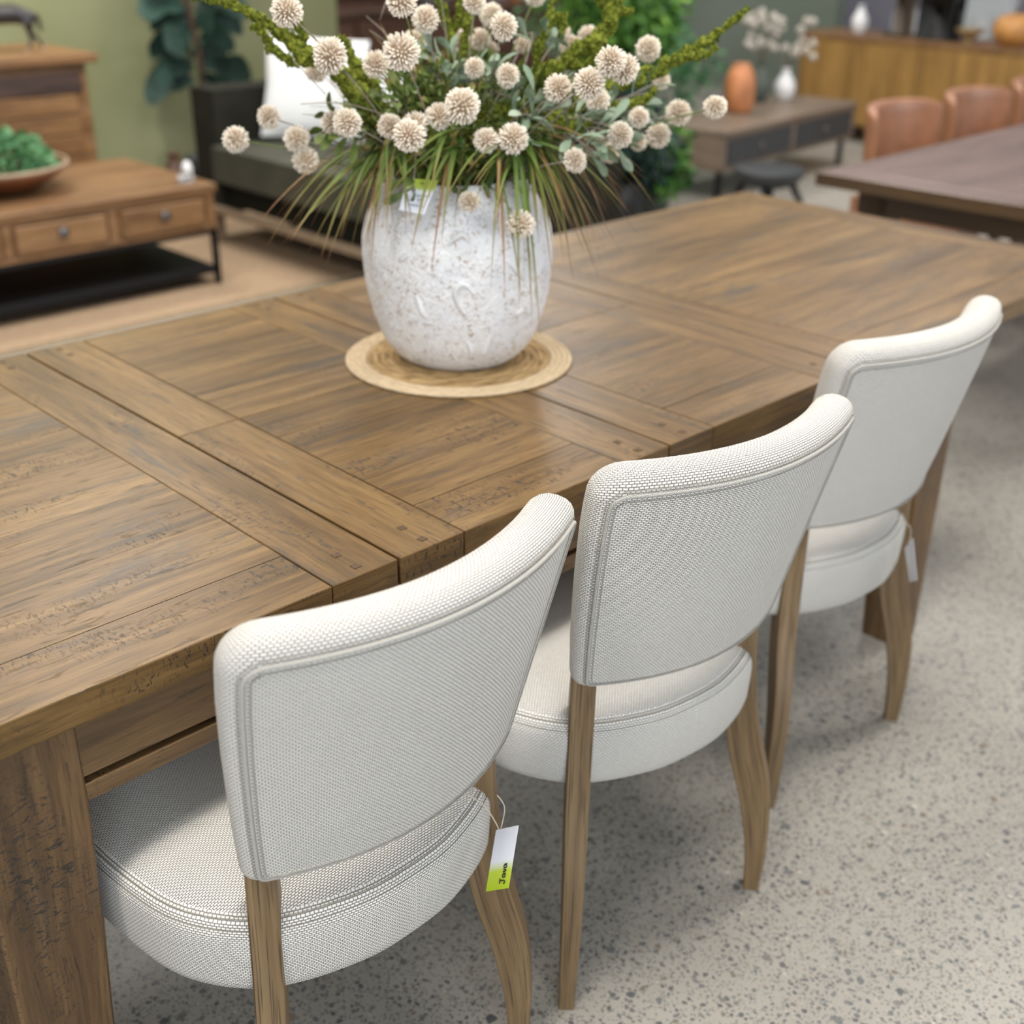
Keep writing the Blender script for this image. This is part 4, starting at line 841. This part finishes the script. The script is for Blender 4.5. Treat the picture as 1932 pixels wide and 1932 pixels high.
bp('lower_shelf', M['black_metal'], ct, [(1.412, 2.768, 4.682, 5.452, .075, .085), (1.412, 2.768, 4.680, 4.70, .065, .10), (1.412, 2.768, 5.44, 5.455, .065, .10)], O, .001)
bw = thing('bowl', 'shallow carved wooden bowl on the coffee table, filled with green leaves', 'bowl', (2.0, 5.12, .45))
mb = MB(); mb.lathe([(.0005, .004), (.10, 0), (.2, .025), (.285, .075), (.315, .105), (.30, .108), (.26, .08), (.15, .045), (.0005, .035)], 40); mb.build('bowl_body', M['bowl'], bw)
mb = MB(); mb.tube([(.307 * math.cos(a_ / 20 * math.pi), .307 * math.sin(a_ / 20 * math.pi), .108) for a_ in range(41)], .009, 8); mb.build('pale_rim', M['bowl_rim'], bw)
def leafmass(c, rad, n, size, w, sq=(1, 1, 1), zmin=-9):
    mb = MB()
    for _ in range(n):
        d = Vector([random.gauss(0, 1) for _ in range(3)]).normalized(); r = rad * random.uniform(.45, 1) ** .6; p = Vector(c) + Vector((d.x * r * sq[0], d.y * r * sq[1], d.z * r * sq[2]))
        if p.z < zmin: continue
        leaf_sh(mb, p, p + (d + Vector([random.uniform(-.9, .9) for _ in range(3)])).normalized() * size * random.uniform(.6, 1.2), w)
    return mb
tag(leafmass((2.0, 5.12, .56), .24, 1500, .055, .010, (1, 1, .42), .53).build('green_foliage', M['fern'], None, smooth=False), 'heap of green artificial leaves in the wooden bowl', 'foliage', None, 'stuff')
wt = thing('white_figurine', 'small white ornament on the near right corner of the coffee table', 'ornament', (2.69, 4.76, .4505))
mb = MB(); mb.box(-.035, .03, -.02, .02, 0, .035, ch=.008); mb.build('base', M['ceramic'], wt); mb = MB(); mb.lathe([(.0005, .03), (.02, .032), (.024, .055), (.017, .078), (.008, .088), (.0005, .09)], 16, (.008, 0, 0)); mb.build('rounded_top', M['ceramic'], wt)
# ------------------------------------------------------------------ tall cabinet with horse
O = (2.2, 6.5, 0)
cb = thing('tall_cabinet', 'tall reclaimed wood cabinet with dark stained boards against the green wall', 'cabinet', O)
bp('cabinet_top', M['recl'], cb, [(1.0, 3.05, 6.15, 6.85, .80, .845)], O, .006)
bp('cabinet_body', M['recl'], cb, [(1.03, 3.0, 6.20, 6.83, .05, .80)], O)
bp('front_boards', M['recl'], cb, [(2.36, 2.93, 6.185, 6.2, z, z + .094) for z in (.36, .46, .56, .06, .16, .26)], O)
bp('dark_boards', M['recl_dark'], cb, [(1.03, 2.96, 6.18, 6.2, .66, .76)], O)
bp('dark_door', M['black_pot'], cb, [(1.4, 2.33, 6.18, 6.2, .08, .62)], O)
bp('feet', M['recl_dark'], cb, [(x, x + .06, y, y + .06, 0, .05) for x in (1.06, 2.9) for y in (6.22, 6.75)], O)
# horse sculpture
hs = thing('horse_sculpture', 'dark bronze horse sculpture standing on top of the tall cabinet', 'sculpture', (2.70, 6.42, .8455))
verts = [(0, 0, .34), (.10, 0, .345), (.20, 0, .35), (.27, 0, .33), (.30, 0, .27), (.315, 0, .17),      # 0-5 barrel to tail
         (-.10, 0, .34), (-.19, 0, .36), (-.25, 0, .44), (-.29, 0, .53), (-.36, 0, .50), (-.41, 0, .46),        # 6-11 neck head
         (.22, .045, .27), (.235, .05, .17), (.30, .05, .10), (.325, .05, .03), (.33, .05, .012),           # 12-16 hind
         (.20, -.045, .27), (.19, -.05, .17), (.20, -.05, .10), (.165, -.05, .03), (.15, -.05, .012),
         (-.15, .045, .27), (-.16, .05, .16), (-.165, .05, .08), (-.16, .05, .012), (-.17, -.045, .27), (-.21, -.05, .18), (-.20, -.05, .09), (-.21, -.05, .012)]
edges = [(0, 1), (1, 2), (2, 3), (3, 4), (4, 5), (0, 6), (6, 7), (7, 8), (8, 9), (9, 10), (10, 11), (2, 12), (12, 13), (13, 14), (14, 15), (15, 16), (2, 17), (17, 18), (18, 19), (19, 20), (20, 21), (7, 22), (22, 23), (23, 24), (24, 25), (7, 26), (26, 27), (27, 28), (28, 29)]
rad = [.10, .105, .10, .035, .02, .012, .10, .09, .06, .035, .032, .022, .045, .024, .014, .012, .016, .045, .024, .014, .012, .016, .035, .02, .013, .016, .035, .02, .013, .016]
me = bpy.data.meshes.new('horse_body'); me.from_pydata(verts, edges, []); ho_ = bpy.data.objects.new('horse_body', me); COL.objects.link(ho_); ho_.parent = hs
md = ho_.modifiers.new('skin', 'SKIN'); sv = me.skin_vertices[0].data
for i, r in enumerate(rad): sv[i].radius = (r, r)
sv[0].use_root = True; ho_.modifiers.new('sub', 'SUBSURF').render_levels = 2; me.materials.append(M['bronze']); md.use_smooth_shade = True
ho_.scale = (1.0, 1.0, 1.0)
mb = MB()
for i in (16, 21, 25, 29): mb.lathe([(.0005, 0), (.022, 0), (.024, .012), (.018, .02), (.0005, .022)], 14, (verts[i][0], verts[i][1], 0))
mb.build('pale_hooves', M['bowl_rim'], hs); hs.scale = (.62, .62, .52)
# ------------------------------------------------------------------ fiddle leaf plant
fp = thing('fiddle_leaf_plant', 'dark green fiddle-leaf fig plant against the green wall behind the sofa', 'plant', (3.82, 6.5, 0))
mb = MB(); mb.lathe([(.0005, 0), (.11, 0), (.13, .2), (.12, .2), (.115, .18), (.0005, .18)], 28); mb.build('pot', M['black_pot'], fp)
mb = MB(); mb.tube(spline([(0, 0, .15), (.02, 0, .7), (-.02, .02, 1.1), (0, 0, 1.6)], 20), .017, 8); mb.build('trunk', M['brown_wood'], fp)
def fig_leaf(mb, base, d, L_, w):
    d = Vector(d).normalized(); s_ = d.cross(Vector((0, 0, 1)))
    s_ = d.cross(Vector((random.uniform(-.9, .9), -1, random.uniform(-.2, .9)))).normalized(); nn = s_.cross(d); pr = [(0, .05), (.1, .3), (.28, .55), (.45, .5), (.65, .85), (.82, .95), (.94, .6), (1, .08)]; vs = []
    for u, k in pr:
        c = Vector(base) + d * L_ * u + Vector((0, 0, -L_ * .28 * u * u)); vs += [c + s_ * w * k + nn * w * .2 * k, c, c - s_ * w * k + nn * w * .2 * k]
    fs = []
    for i in range(len(pr) - 1): j = i * 3; fs += [[j, j + 3, j + 4, j + 1], [j + 1, j + 4, j + 5, j + 2]]
    mb.add(vs, fs)
mb = MB()
for i in range(42):
    z = .60 + i * .024; a_ = i * 2.4; e_ = random.uniform(-.1, .5); d = (math.cos(a_), math.sin(a_) * .7, e_); fig_leaf(mb, (.03 * d[0], .03 * d[1], z), d, random.uniform(.22, .34), random.uniform(.08, .11))
mb.build('leaves', M['dark_leaf'], fp)
# ------------------------------------------------------------------ sofa
sf = thing('sofa', 'dark olive upholstered sofa with a pale wooden base rail behind the vase', 'sofa', (3.6, 4.3, RZ))
O = (3.6, 4.3, RZ)
def soft(name, mat, boxes, parent, O=O, r=.05):
    q = bp(name, mat, parent, boxes, O, .001); q.modifiers.new('bevel', 'BEVEL').width = r; q.modifiers['bevel'].segments = 4; q.data.polygons.foreach_set('use_smooth', [True] * len(q.data.polygons)); return q
soft('base', M['olive_dark'], [(3.2, 4.1, 3.54, 5.45, .20, .33)], sf, r=.02)
for y0, y1 in ((3.72, 4.48), (4.49, 5.26)): soft('seat_cushion', M['olive_velvet'], [(3.12, 3.9, y0, y1, .33, .49)], sf, r=.05)
soft('backrest', M['olive_dark'], [(3.86, 4.12, 3.54, 5.45, .33, .82)], sf)
soft('arm', M['olive_dark'], [(3.16, 4.1, 5.27, 5.47, .16, .74)], sf, r=.03); soft('arm', M['olive_dark'], [(3.16, 4.1, 3.52, 3.71, .16, .74)], sf, r=.03)
bp('base_rail', M['ash_rail'], sf, [(3.13, 3.17, 3.54, 5.45, .165, .20), (3.13, 4.1, 3.54, 3.58, .165, .20), (3.13, 4.1, 5.41, 5.45, .165, .20)], O, .003, grain='y')
for x in (3.16, 4.0):
    for y in (3.6, 5.33): bp('sofa_leg', M['ash_rail'], sf, [(x, x + .045, y, y + .045, RZ, .165)], O, .003)
def cushion(label, loc, rot, s_=.25, mat='white_cloth'):
    vs = []; K = 14; mb = MB()
    for sg in (1, -1):
        for i in range(K + 1):
            for j in range(K + 1):
                u, v = i / K * 2 - 1, j / K * 2 - 1; puff = (1 - abs(u) ** 2.5) * (1 - abs(v) ** 2.5); k = 1 - .07 * (1 - abs(u * v)) * (abs(u) ** 4 + abs(v) ** 4)
                vs.append((u * s_ * k, sg * (.001 + .075 * puff ** .55), v * s_ * k))
    fs = []
    for sg in (0, 1):
        o_ = sg * (K + 1) ** 2
        for i in range(K):
            for j in range(K): f = [o_ + i * (K + 1) + j, o_ + (i + 1) * (K + 1) + j, o_ + (i + 1) * (K + 1) + j + 1, o_ + i * (K + 1) + j + 1]; fs.append(f if sg else f[::-1])
    mb.add(vs, fs); q = mb.build('throw_cushion', M[mat], None); q.location = loc; q.rotation_euler = rot; return tag(q, label, 'cushion')
cushion('fluffy white throw cushion standing upright on the dark sofa', (3.60, 5.06, .735), (-.25, .1, -.70), .245)
cushion('second white throw cushion lower on the dark sofa behind the flowers', (3.64, 4.66, .665), (-.3, .2, -.9), .175)
# ------------------------------------------------------------------ dark timber furniture far behind the flowers
O = (6.3, 8.3, 0)
db = thing('dark_sideboard', 'dark brown timber sideboard far behind the flowers', 'sideboard', O)
bp('carcass', M['brown_wood'], db, [(4.6, 8.3, 8.0, 8.6, .1, .78)], O); bp('sideboard_top', M['brown_wood'], db, [(4.55, 8.35, 7.96, 8.62, .781, .82)], O)
for i in range(5): bp('door', M['brown_wood'], db, [(4.65 + i * .73, 5.33 + i * .73, 7.975, 8.0, .14, .75)], O)
bp('feet', M['black_metal'], db, [(x, x + .05, 8.05, 8.1, 0, .1) for x in (4.7, 6.4, 8.2)] , O)
sh = thing('display_shelf', 'dark reddish brown shelving behind the dark sideboard', 'shelf', (6.8, 9.6, 0)); O = (6.8, 9.6, 0)
bp('side_post', M['brown_wood'], sh, [(x, x + .08, 9.4, 9.8, 0, 2.2) for x in (5.4, 6.4, 7.4, 8.4)], O, grain='z'); bp('shelf_board', M['brown_wood'], sh, [(5.4, 8.48, 9.4, 9.8, z, z + .04) for z in (.3, .75, 1.2, 1.65)], O); bp('back_panel', M['brown_wood'], sh, [(5.4, 8.48, 9.78, 9.8, .05, 2.2)], O)
def simple_vase(name, label, cat, loc, prof, mat, group=None):
    mb = MB(); mb.lathe(spline(prof, 26), 24); q = mb.build(name, mat, None); q.location = loc; return tag(q, label, cat, group)
VP = [(.0005, 0), (.05, 0), (.08, .06), (.085, .12), (.05, .19), (.03, .22), (.035, .25), (.025, .25), (.0005, .2)]
def scl(p, a, b2): return [(r * a, z * b2) for r, z in p]
simple_vase('white_vase', 'white vase on the dark sideboard, left of the others', 'vase', (5.0, 8.2, .821), scl(VP, 1.3, .8), M['ceramic'], 'white vases on the dark sideboard')
simple_vase('white_vase', 'squat white vase in the middle of the dark sideboard', 'vase', (5.75, 8.2, .821), scl(VP, 1.9, .6), M['ceramic'], 'white vases on the dark sideboard')
simple_vase('white_bowl', 'wide white bowl on the dark sideboard behind the bouquet', 'bowl', (7.1, 8.25, .821), [(.0005, 0), (.09, 0), (.2, .06), (.26, .1), (.24, .1), (.15, .05), (.0005, .04)], M['ceramic'])
for x, lb in ((7.5, 'amber tall vase on the dark sideboard, left one'), (7.95, 'amber tall vase on the dark sideboard, right one')): simple_vase('amber_vase', lb, 'vase', (x, 8.15, .821), scl(VP, .9, 1.5), M['amber'], 'amber vases on the dark sideboard')
# white chair-like side tables in the gap (white stools)
for i, (x, y, lb) in enumerate([(5.35, 6.2, 'white drum stool standing behind the sofa on its left'), (6.35, 5.9, 'white drum stool standing behind the sofa on its right')]):
    st_ = thing('drum_stool', lb, 'stool', (x, y, 0), 0, 'white drum stools'); mb = MB(); mb.lathe(spline([(.0005, 0), (.16, 0), (.2, .1), (.21, .25), (.2, .4), (.16, .5)], 20), 28); mb.build('stool_body', M['grey_pot'], st_); mb = MB(); mb.lathe([(.0005, .50), (.17, .50), (.18, .515), (.17, .53), (.0005, .53)], 28); mb.build('seat_disc', M['ceramic'], st_)
# ------------------------------------------------------------------ leafy green trees behind on the right
def tree(label, x, y, r, z0, z1, n, mat, potm, potr=.2, poth=.35):
    t = thing('leafy_tree', label, 'plant', (x, y, 0), 0, 'artificial trees behind the long table')
    mb = MB(); mb.lathe([(.0005, 0), (potr * .75, 0), (potr, poth), (potr * .9, poth), (potr * .85, poth - .03), (.0005, poth - .03)], 28); mb.build('pot', potm, t)
    mb = MB()
    for k in range(4): a_ = k * 1.6; mb.tube(spline([(0, 0, poth - .05), (.05 * math.cos(a_), .05 * math.sin(a_), (z0 + z1) / 2), (r * .5 * math.cos(a_), r * .5 * math.sin(a_), z1 * .95)], 10), .012, 6)
    mb.build('branches', M['brown_wood'], t)
    lm = MB()
    cl = [(random.uniform(-.75, .75) * r, random.uniform(-.75, .75) * r, random.uniform(z0, z1)) for _ in range(26)]
    for c in cl:
        for _ in range(n // 26):
            d = Vector([random.gauss(0, 1) for _ in range(3)]).normalized(); p = Vector(c) + d * r * .38 * random.random() ** .5
            leaf_sh(lm, p, p + (d + Vector((0, 0, -.5))).normalized() * random.uniform(.05, .09), .02)
    lm.build('leaves', mat, t); return t
tree('bright green leafy artificial tree right behind the bouquet, in a grey-green pot', 6.0, 5.3, .42, .35, 1.30, 2600, M['bright_leaf'], M['grey_pot'])
tree('darker green artificial tree behind the bright one', 7.2, 6.2, .6, .35, 1.6, 2200, M['fern'], M['black_pot'])
tree('low bright leafy plant beside the black side table, right of the sofa end', 5.27, 4.32, .21, .20, .46, 900, M['bright_leaf'], M['grey_pot'], .13, .2)
tree('dark leafy plant right behind the sofa end', 4.75, 4.1, .30, .25, .75, 900, M['dark_leaf'], M['black_pot'], .15, .3)
# black round stool/planter
bt = thing('round_side_table', 'low round black side table in front of the drawer table', 'side table', (5.83, 3.93, 0))
mb = MB(); mb.lathe([(.0005, .15), (.09, .15), (.16, .175), (.195, .225), (.195, .25), (.185, .255), (.0005, .25)], 36); mb.build('round_top', M['charcoal'], bt)
for k in range(4):
    a_ = k * math.pi / 2 + .5; mb = MB(); mb.tube([(.12 * math.cos(a_), .12 * math.sin(a_), .19), (.23 * math.cos(a_), .23 * math.sin(a_), 0)], [.022, .014], 8); mb.build('leg', M['black_metal'], bt)
# drawer table
dt = thing('drawer_table', 'low grey-brown wooden table with dark drawers, orange vase on it', 'coffee table', (6.65, 4.62, 0), .115)
O = (6.65, 4.62, 0)
def lb_(n, m_, bx, bev=.004): return bp(n, m_, dt, bx, (0, 0, 0), bev)
lb_('table_top', M['walnut'], [(-.87, .87, -.28, .28, .385, .41)]); lb_('carcass', M['walnut'], [(-.86, .86, -.262, .27, .18, .3845), (-.86, .86, -.27, -.262, .18, .20), (-.86, .86, -.27, -.262, .365, .384)] + [(x - .02, x + .02, -.27, -.262, .18, .384) for x in (-.84, 0, .84)])
for x in (-.42, .42):
    d_ = lb_('drawer', M['charcoal'], [(x - .39, x + .39, -.275, -.263, .21, .355)]); mb = MB(); mb.lathe([(.0005, .012), (.02, .01), (.022, .003), (.012, 0)], 16); k = mb.build('handle', M['chrome'], d_); k.rotation_euler = (math.pi / 2, 0, 0); k.location = (x, -.275, .28)
for x in (-.8, .8):
    for y in (-.22, .22): lb_('leg', M['black_metal'], [(x - .015, x + .015, y - .015, y + .015, 0, .18)], .002)
simple_vase('orange_vase', 'burnt orange vase on the low drawer table', 'vase', (6.50, 4.66, .411), [(.0005, 0), (.07, 0), (.092, .06), (.095, .15), (.08, .23), (.055, .27), (.05, .285), (.0005, .25)], M['terracotta'])
for i, (x, y, lb, h_) in enumerate([(7.0, 4.86, 'grey-green bottle vase with dried blossoms, left one', .24), (7.2, 4.80, 'pale bottle vase with dried blossoms, right one', .20)]):
    t = thing('dried_flower_vase', lb, 'vase', (x, y, .411), 0, 'vases of dried blossoms'); mb = MB(); mb.lathe(spline(scl(VP, .8, h_ / .25), 24), 20); mb.build('bottle', M['grey_pot'] if i == 0 else M['ceramic'], t)
    mb = MB(); fl = MB()
    for k in range(16):
        a_ = random.uniform(0, 6.28); e_ = Vector((math.cos(a_) * random.uniform(.03, .2), math.sin(a_) * random.uniform(.03, .2), h_ + random.uniform(.08, .3))); mb.tube([(0, 0, h_ - .02), tuple(e_ * .6 + Vector((0, 0, .1))), tuple(e_)], .002, 4); fl.ball(tuple(e_), .026, 8, 6, disp=.8)
    mb.build('stalks', M['twig'], t); fl.build('blossoms', M['pampas'], t)
# ------------------------------------------------------------------ honey oak sideboard with ornaments
O = (8.9, 3.8, 0)
hb = thing('curved_sideboard', 'long honey oak sideboard with rounded corners behind the tan chairs', 'sideboard', (8.7, 3.8, 0))
mb = MB(); random.seed(11)
ys0, ys1, rc = 3.35, 5.52, .12; x0, x1 = 8.35, 8.95
outl = []
for i in range(7): a_ = math.pi + i / 6 * -math.pi / 2; outl.append((x0 + rc + rc * math.cos(a_), ys1 - rc + rc * math.sin(a_)))
outl += [(x1, ys1), (x1, ys0 - .0)]
for i in range(7): a_ = -math.pi / 2 - i / 6 * math.pi / 2; outl.append((x0 + rc + rc * math.cos(a_), ys0 + rc + rc * math.sin(a_)))
def extr(outline, z0, z1, uvz=True):
    mb = MB(); n = len(outline); vs = [(x, y, z0) for x, y in outline] + [(x, y, z1) for x, y in outline]; L_ = [0]
    for i in range(n): L_.append(L_[-1] + math.hypot(outline[(i + 1) % n][0] - outline[i][0], outline[(i + 1) % n][1] - outline[i][1]))
    fs = []; fu = []
    for i in range(n): j = (i + 1) % n; fs.append([i, j, n + j, n + i]); fu.append([(z0, L_[i]), (z0, L_[i + 1]), (z1, L_[i + 1]), (z1, L_[i])])
    fs += [list(range(n))[::-1], [n + k for k in range(n)]]; fu += [[(outline[k][1], outline[k][0]) for k in range(n)][::-1], [(outline[k][1], outline[k][0]) for k in range(n)]]
    mb.addf(vs, fs, fu); return mb
q = extr(outl, .12, .705).build('carcass', M['honey'], hb, smooth=False); q.location = (-8.7, -3.8, 0)
q = extr([(x0 + (x - x0) * 1.0 - .012 if x < x0 + rc else x, y) for x, y in outl], .706, .735).build('sideboard_top', M['recl'], hb, smooth=False); q.location = (-8.7, -3.8, 0)
O = (8.7, 3.8, 0)
for i in range(4): bp('door', M['honey'], hb, [(x0 - .008, x0 - .0005, ys1 - .15 - (i + 1) * .47 + .004, ys1 - .15 - i * .47, .14, .69)], O, .002, grain='z')
bp('plinth', M['dark_edge'], hb, [(8.5, 8.9, 3.5, 5.4, 0, .12)], O, .002)
TZ2 = .7352
simple_vase('white_bottle', 'small white bottle vase on the left part of the honey oak sideboard', 'vase', (8.6, 5.14, TZ2), scl(VP, .7, .75), M['ceramic'])
bk = thing('black_speaker_box', 'black box-shaped ornament standing on the honey oak sideboard', 'ornament', (8.6, 4.50, TZ2)); mb = MB(); mb.box(-.08, .08, -.14, .14, 0, .4, ch=.006); mb.build('box_body', M['black_pot'], bk)
bs = thing('wooden_stand', 'brown wooden upright stand on the sideboard, left of the black box', 'stand', (8.6, 4.78, TZ2)); mb = MB(); mb.box(-.06, .06, -.05, .05, 0, .45, 'z', .004); mb.build('post', M['walnut'], bs); mb = MB(); mb.box(-.08, .08, -.02, .12, 0, .03, 'y', .004); mb.build('foot', M['walnut'], bs)
simple_vase('brass_dish', 'small brass dish on the sideboard, right of the black box', 'dish', (8.55, 4.24, TZ2), [(.0005, 0), (.03, 0), (.035, .03), (.09, .07), (.1, .09), (.09, .09), (.0005, .05)], M['brass'])
mb = MB(); 
gd = thing('amber_gourd', 'round amber glazed gourd ornament at the right end of the sideboard', 'ornament', (8.55, 3.93, TZ2))
mb.lathe(spline([(.0005, 0), (.06, 0), (.12, .05), (.14, .11), (.12, .17), (.05, .205), (.0005, .2)], 24), 28); mb.build('gourd_body', M['amber'], gd); mb = MB(); mb.tube([(0, 0, .195), (.01, 0, .23), (.03, 0, .25)], [.014, .01, .008], 8); mb.build('stalk', M['brown_wood'], gd)
# pale furniture far behind
O = (13.6, 6.5, 0)
for i, (y, lb) in enumerate([(5.2, 'pale upholstered armchair far behind, right one'), (6.4, 'pale upholstered armchair far behind, left one')]):
    t = thing('pale_armchair', lb, 'armchair', (12.6, y, 0), 0, 'pale armchairs far behind')
    for nm, bx in (('seat', (-.4, .4, -.4, .4, .2, .45)), ('backrest', (.3, .45, -.4, .4, .4, .95)), ('arm', (-.4, .4, .4, .52, .2, .65)), ('arm', (-.4, .4, -.52, -.4, .2, .65))): soft(nm, M['white_cloth'], [bx], t, O=(0, 0, 0), r=.04)
    for x in (-.35, .35):
        for yy in (-.4, .4): bp('leg', M['brown_wood'], t, [(x - .02, x + .02, yy - .02, yy + .02, 0, .2)], (0, 0, 0), .002)
# ------------------------------------------------------------------ second dining table and tan chairs
t2 = thing('dark_dining_table', 'dark stained dining table behind on the right with tan leather chairs', 'table', (4.7, 1.70, 0), .018)
O = (0, 0, 0)
mb = MB()
L2 = 1.22
for i in range(6): mb.box(-L2 + .11, L2 - .11, -.48 + i * .16, -.48 + (i + 1) * .16 - .0008, .732, .77, 'x', .001)
mb.box(-L2, -L2 + .109, -.48, .48, .732, .77, 'y', .001); mb.box(L2 - .109, L2, -.48, .48, .732, .77, 'y', .001)
mb.build('table_top', M['darktable'], t2, smooth=False)
bp('edge_band', M['dark_edge'], t2, [(-L2 - .002, L2 + .002, -.4825, -.4802, .730, .7685), (-L2 - .002, L2 + .002, .4802, .4825, .730, .7685), (-L2 - .003, -L2 - .0005, -.4825, .4825, .730, .7685), (L2 + .0005, L2 + .003, -.4825, .4825, .730, .7685)], O, .0003)
bp('apron', M['dark_edge'], t2, [(-1.05, 1.05, -.42, -.39, .63, .7305), (-1.05, 1.05, .39, .42, .63, .7305), (-1.05, -1.02, -.39, .39, .63, .7305), (1.02, 1.05, -.39, .39, .63, .7305)], O)
for x in (-1.0, 1.0):
    for y in (-.36, .36): bp('table_leg', M['dark_edge'], t2, [(x - .05, x + .05, y - .05, y + .05, 0, .7305)], O, .003, grain='z')
def tan_chair(lb):
    t = thing('tan_leather_chair', lb, 'chair', (0, 0, 0), 0, 'tan leather chairs at the dark table')
    soft('seat', M['leather'], [(-.24, .24, -.25, .22, .40, .50)], t, O=(0, 0, 0), r=.04)
    mb = MB(); vs = []; fs = []; K = 14; J = 8
    for side, th in ((0, 0), (1, .06)):
        for j in range(J + 1):
            for i in range(K + 1):
                u = i / K * 2 - 1; v = j / J; z = .44 + .405 * v; hw = .26; a_ = u * .75
                vs.append((hw * math.sin(a_) / math.sin(.75) * 1.0, .20 + .03 * v + th * math.cos(a_) - .16 * (1 - math.cos(a_)) / .27 * .6, z - (.02 * abs(u) ** 6 if j == J else 0)))
    n_ = (K + 1) * (J + 1)
    def id_(s_, j, i): return s_ * n_ + j * (K + 1) + i
    for j in range(J):
        for i in range(K): fs += [[id_(0, j, i), id_(0, j, i + 1), id_(0, j + 1, i + 1), id_(0, j + 1, i)], [id_(1, j, i + 1), id_(1, j, i), id_(1, j + 1, i), id_(1, j + 1, i + 1)]]
    for i in range(K): fs += [[id_(0, J, i), id_(0, J, i + 1), id_(1, J, i + 1), id_(1, J, i)], [id_(0, 0, i + 1), id_(0, 0, i), id_(1, 0, i), id_(1, 0, i + 1)]]
    for j in range(J): fs += [[id_(0, j, 0), id_(0, j + 1, 0), id_(1, j + 1, 0), id_(1, j, 0)], [id_(0, j, K), id_(1, j, K), id_(1, j + 1, K), id_(0, j + 1, K)]]
    mb.add(vs, fs); q = recalc(mb.build('backrest', M['leather'], t)); q.modifiers.new('bevel', 'BEVEL').width = .018; q.modifiers['bevel'].segments = 3; q.modifiers['bevel'].limit_method = 'ANGLE'
    for x in (-.2, .2):
        for y in (-.2, .18): bp('leg', M['brown_wood'], t, [(x - .018, x + .018, y - .018, y + .018, 0, .41)], (0, 0, 0), .002, grain='z')
    return t
k1 = tan_chair('tan leather chair at the dark table, nearest to its left end'); tcs = [k1, dup(k1), dup(k1)]
for o, x, lb in zip(tcs, (4.66, 5.28, 5.91), ('tan leather chair at the dark table, leftmost of three', 'tan leather chair at the dark table, middle of three', 'tan leather chair at the dark table, cut off at the right edge')):
    o.location = (x, 2.36, 0); o['label'] = lb

simple_vase('brown_floor_vase', 'small brown vase on the floor by the green wall, behind the coffee table corner', 'vase', (3.44, 6.2, .0), scl(VP, 1.0, 1.2), M['brown_wood'])
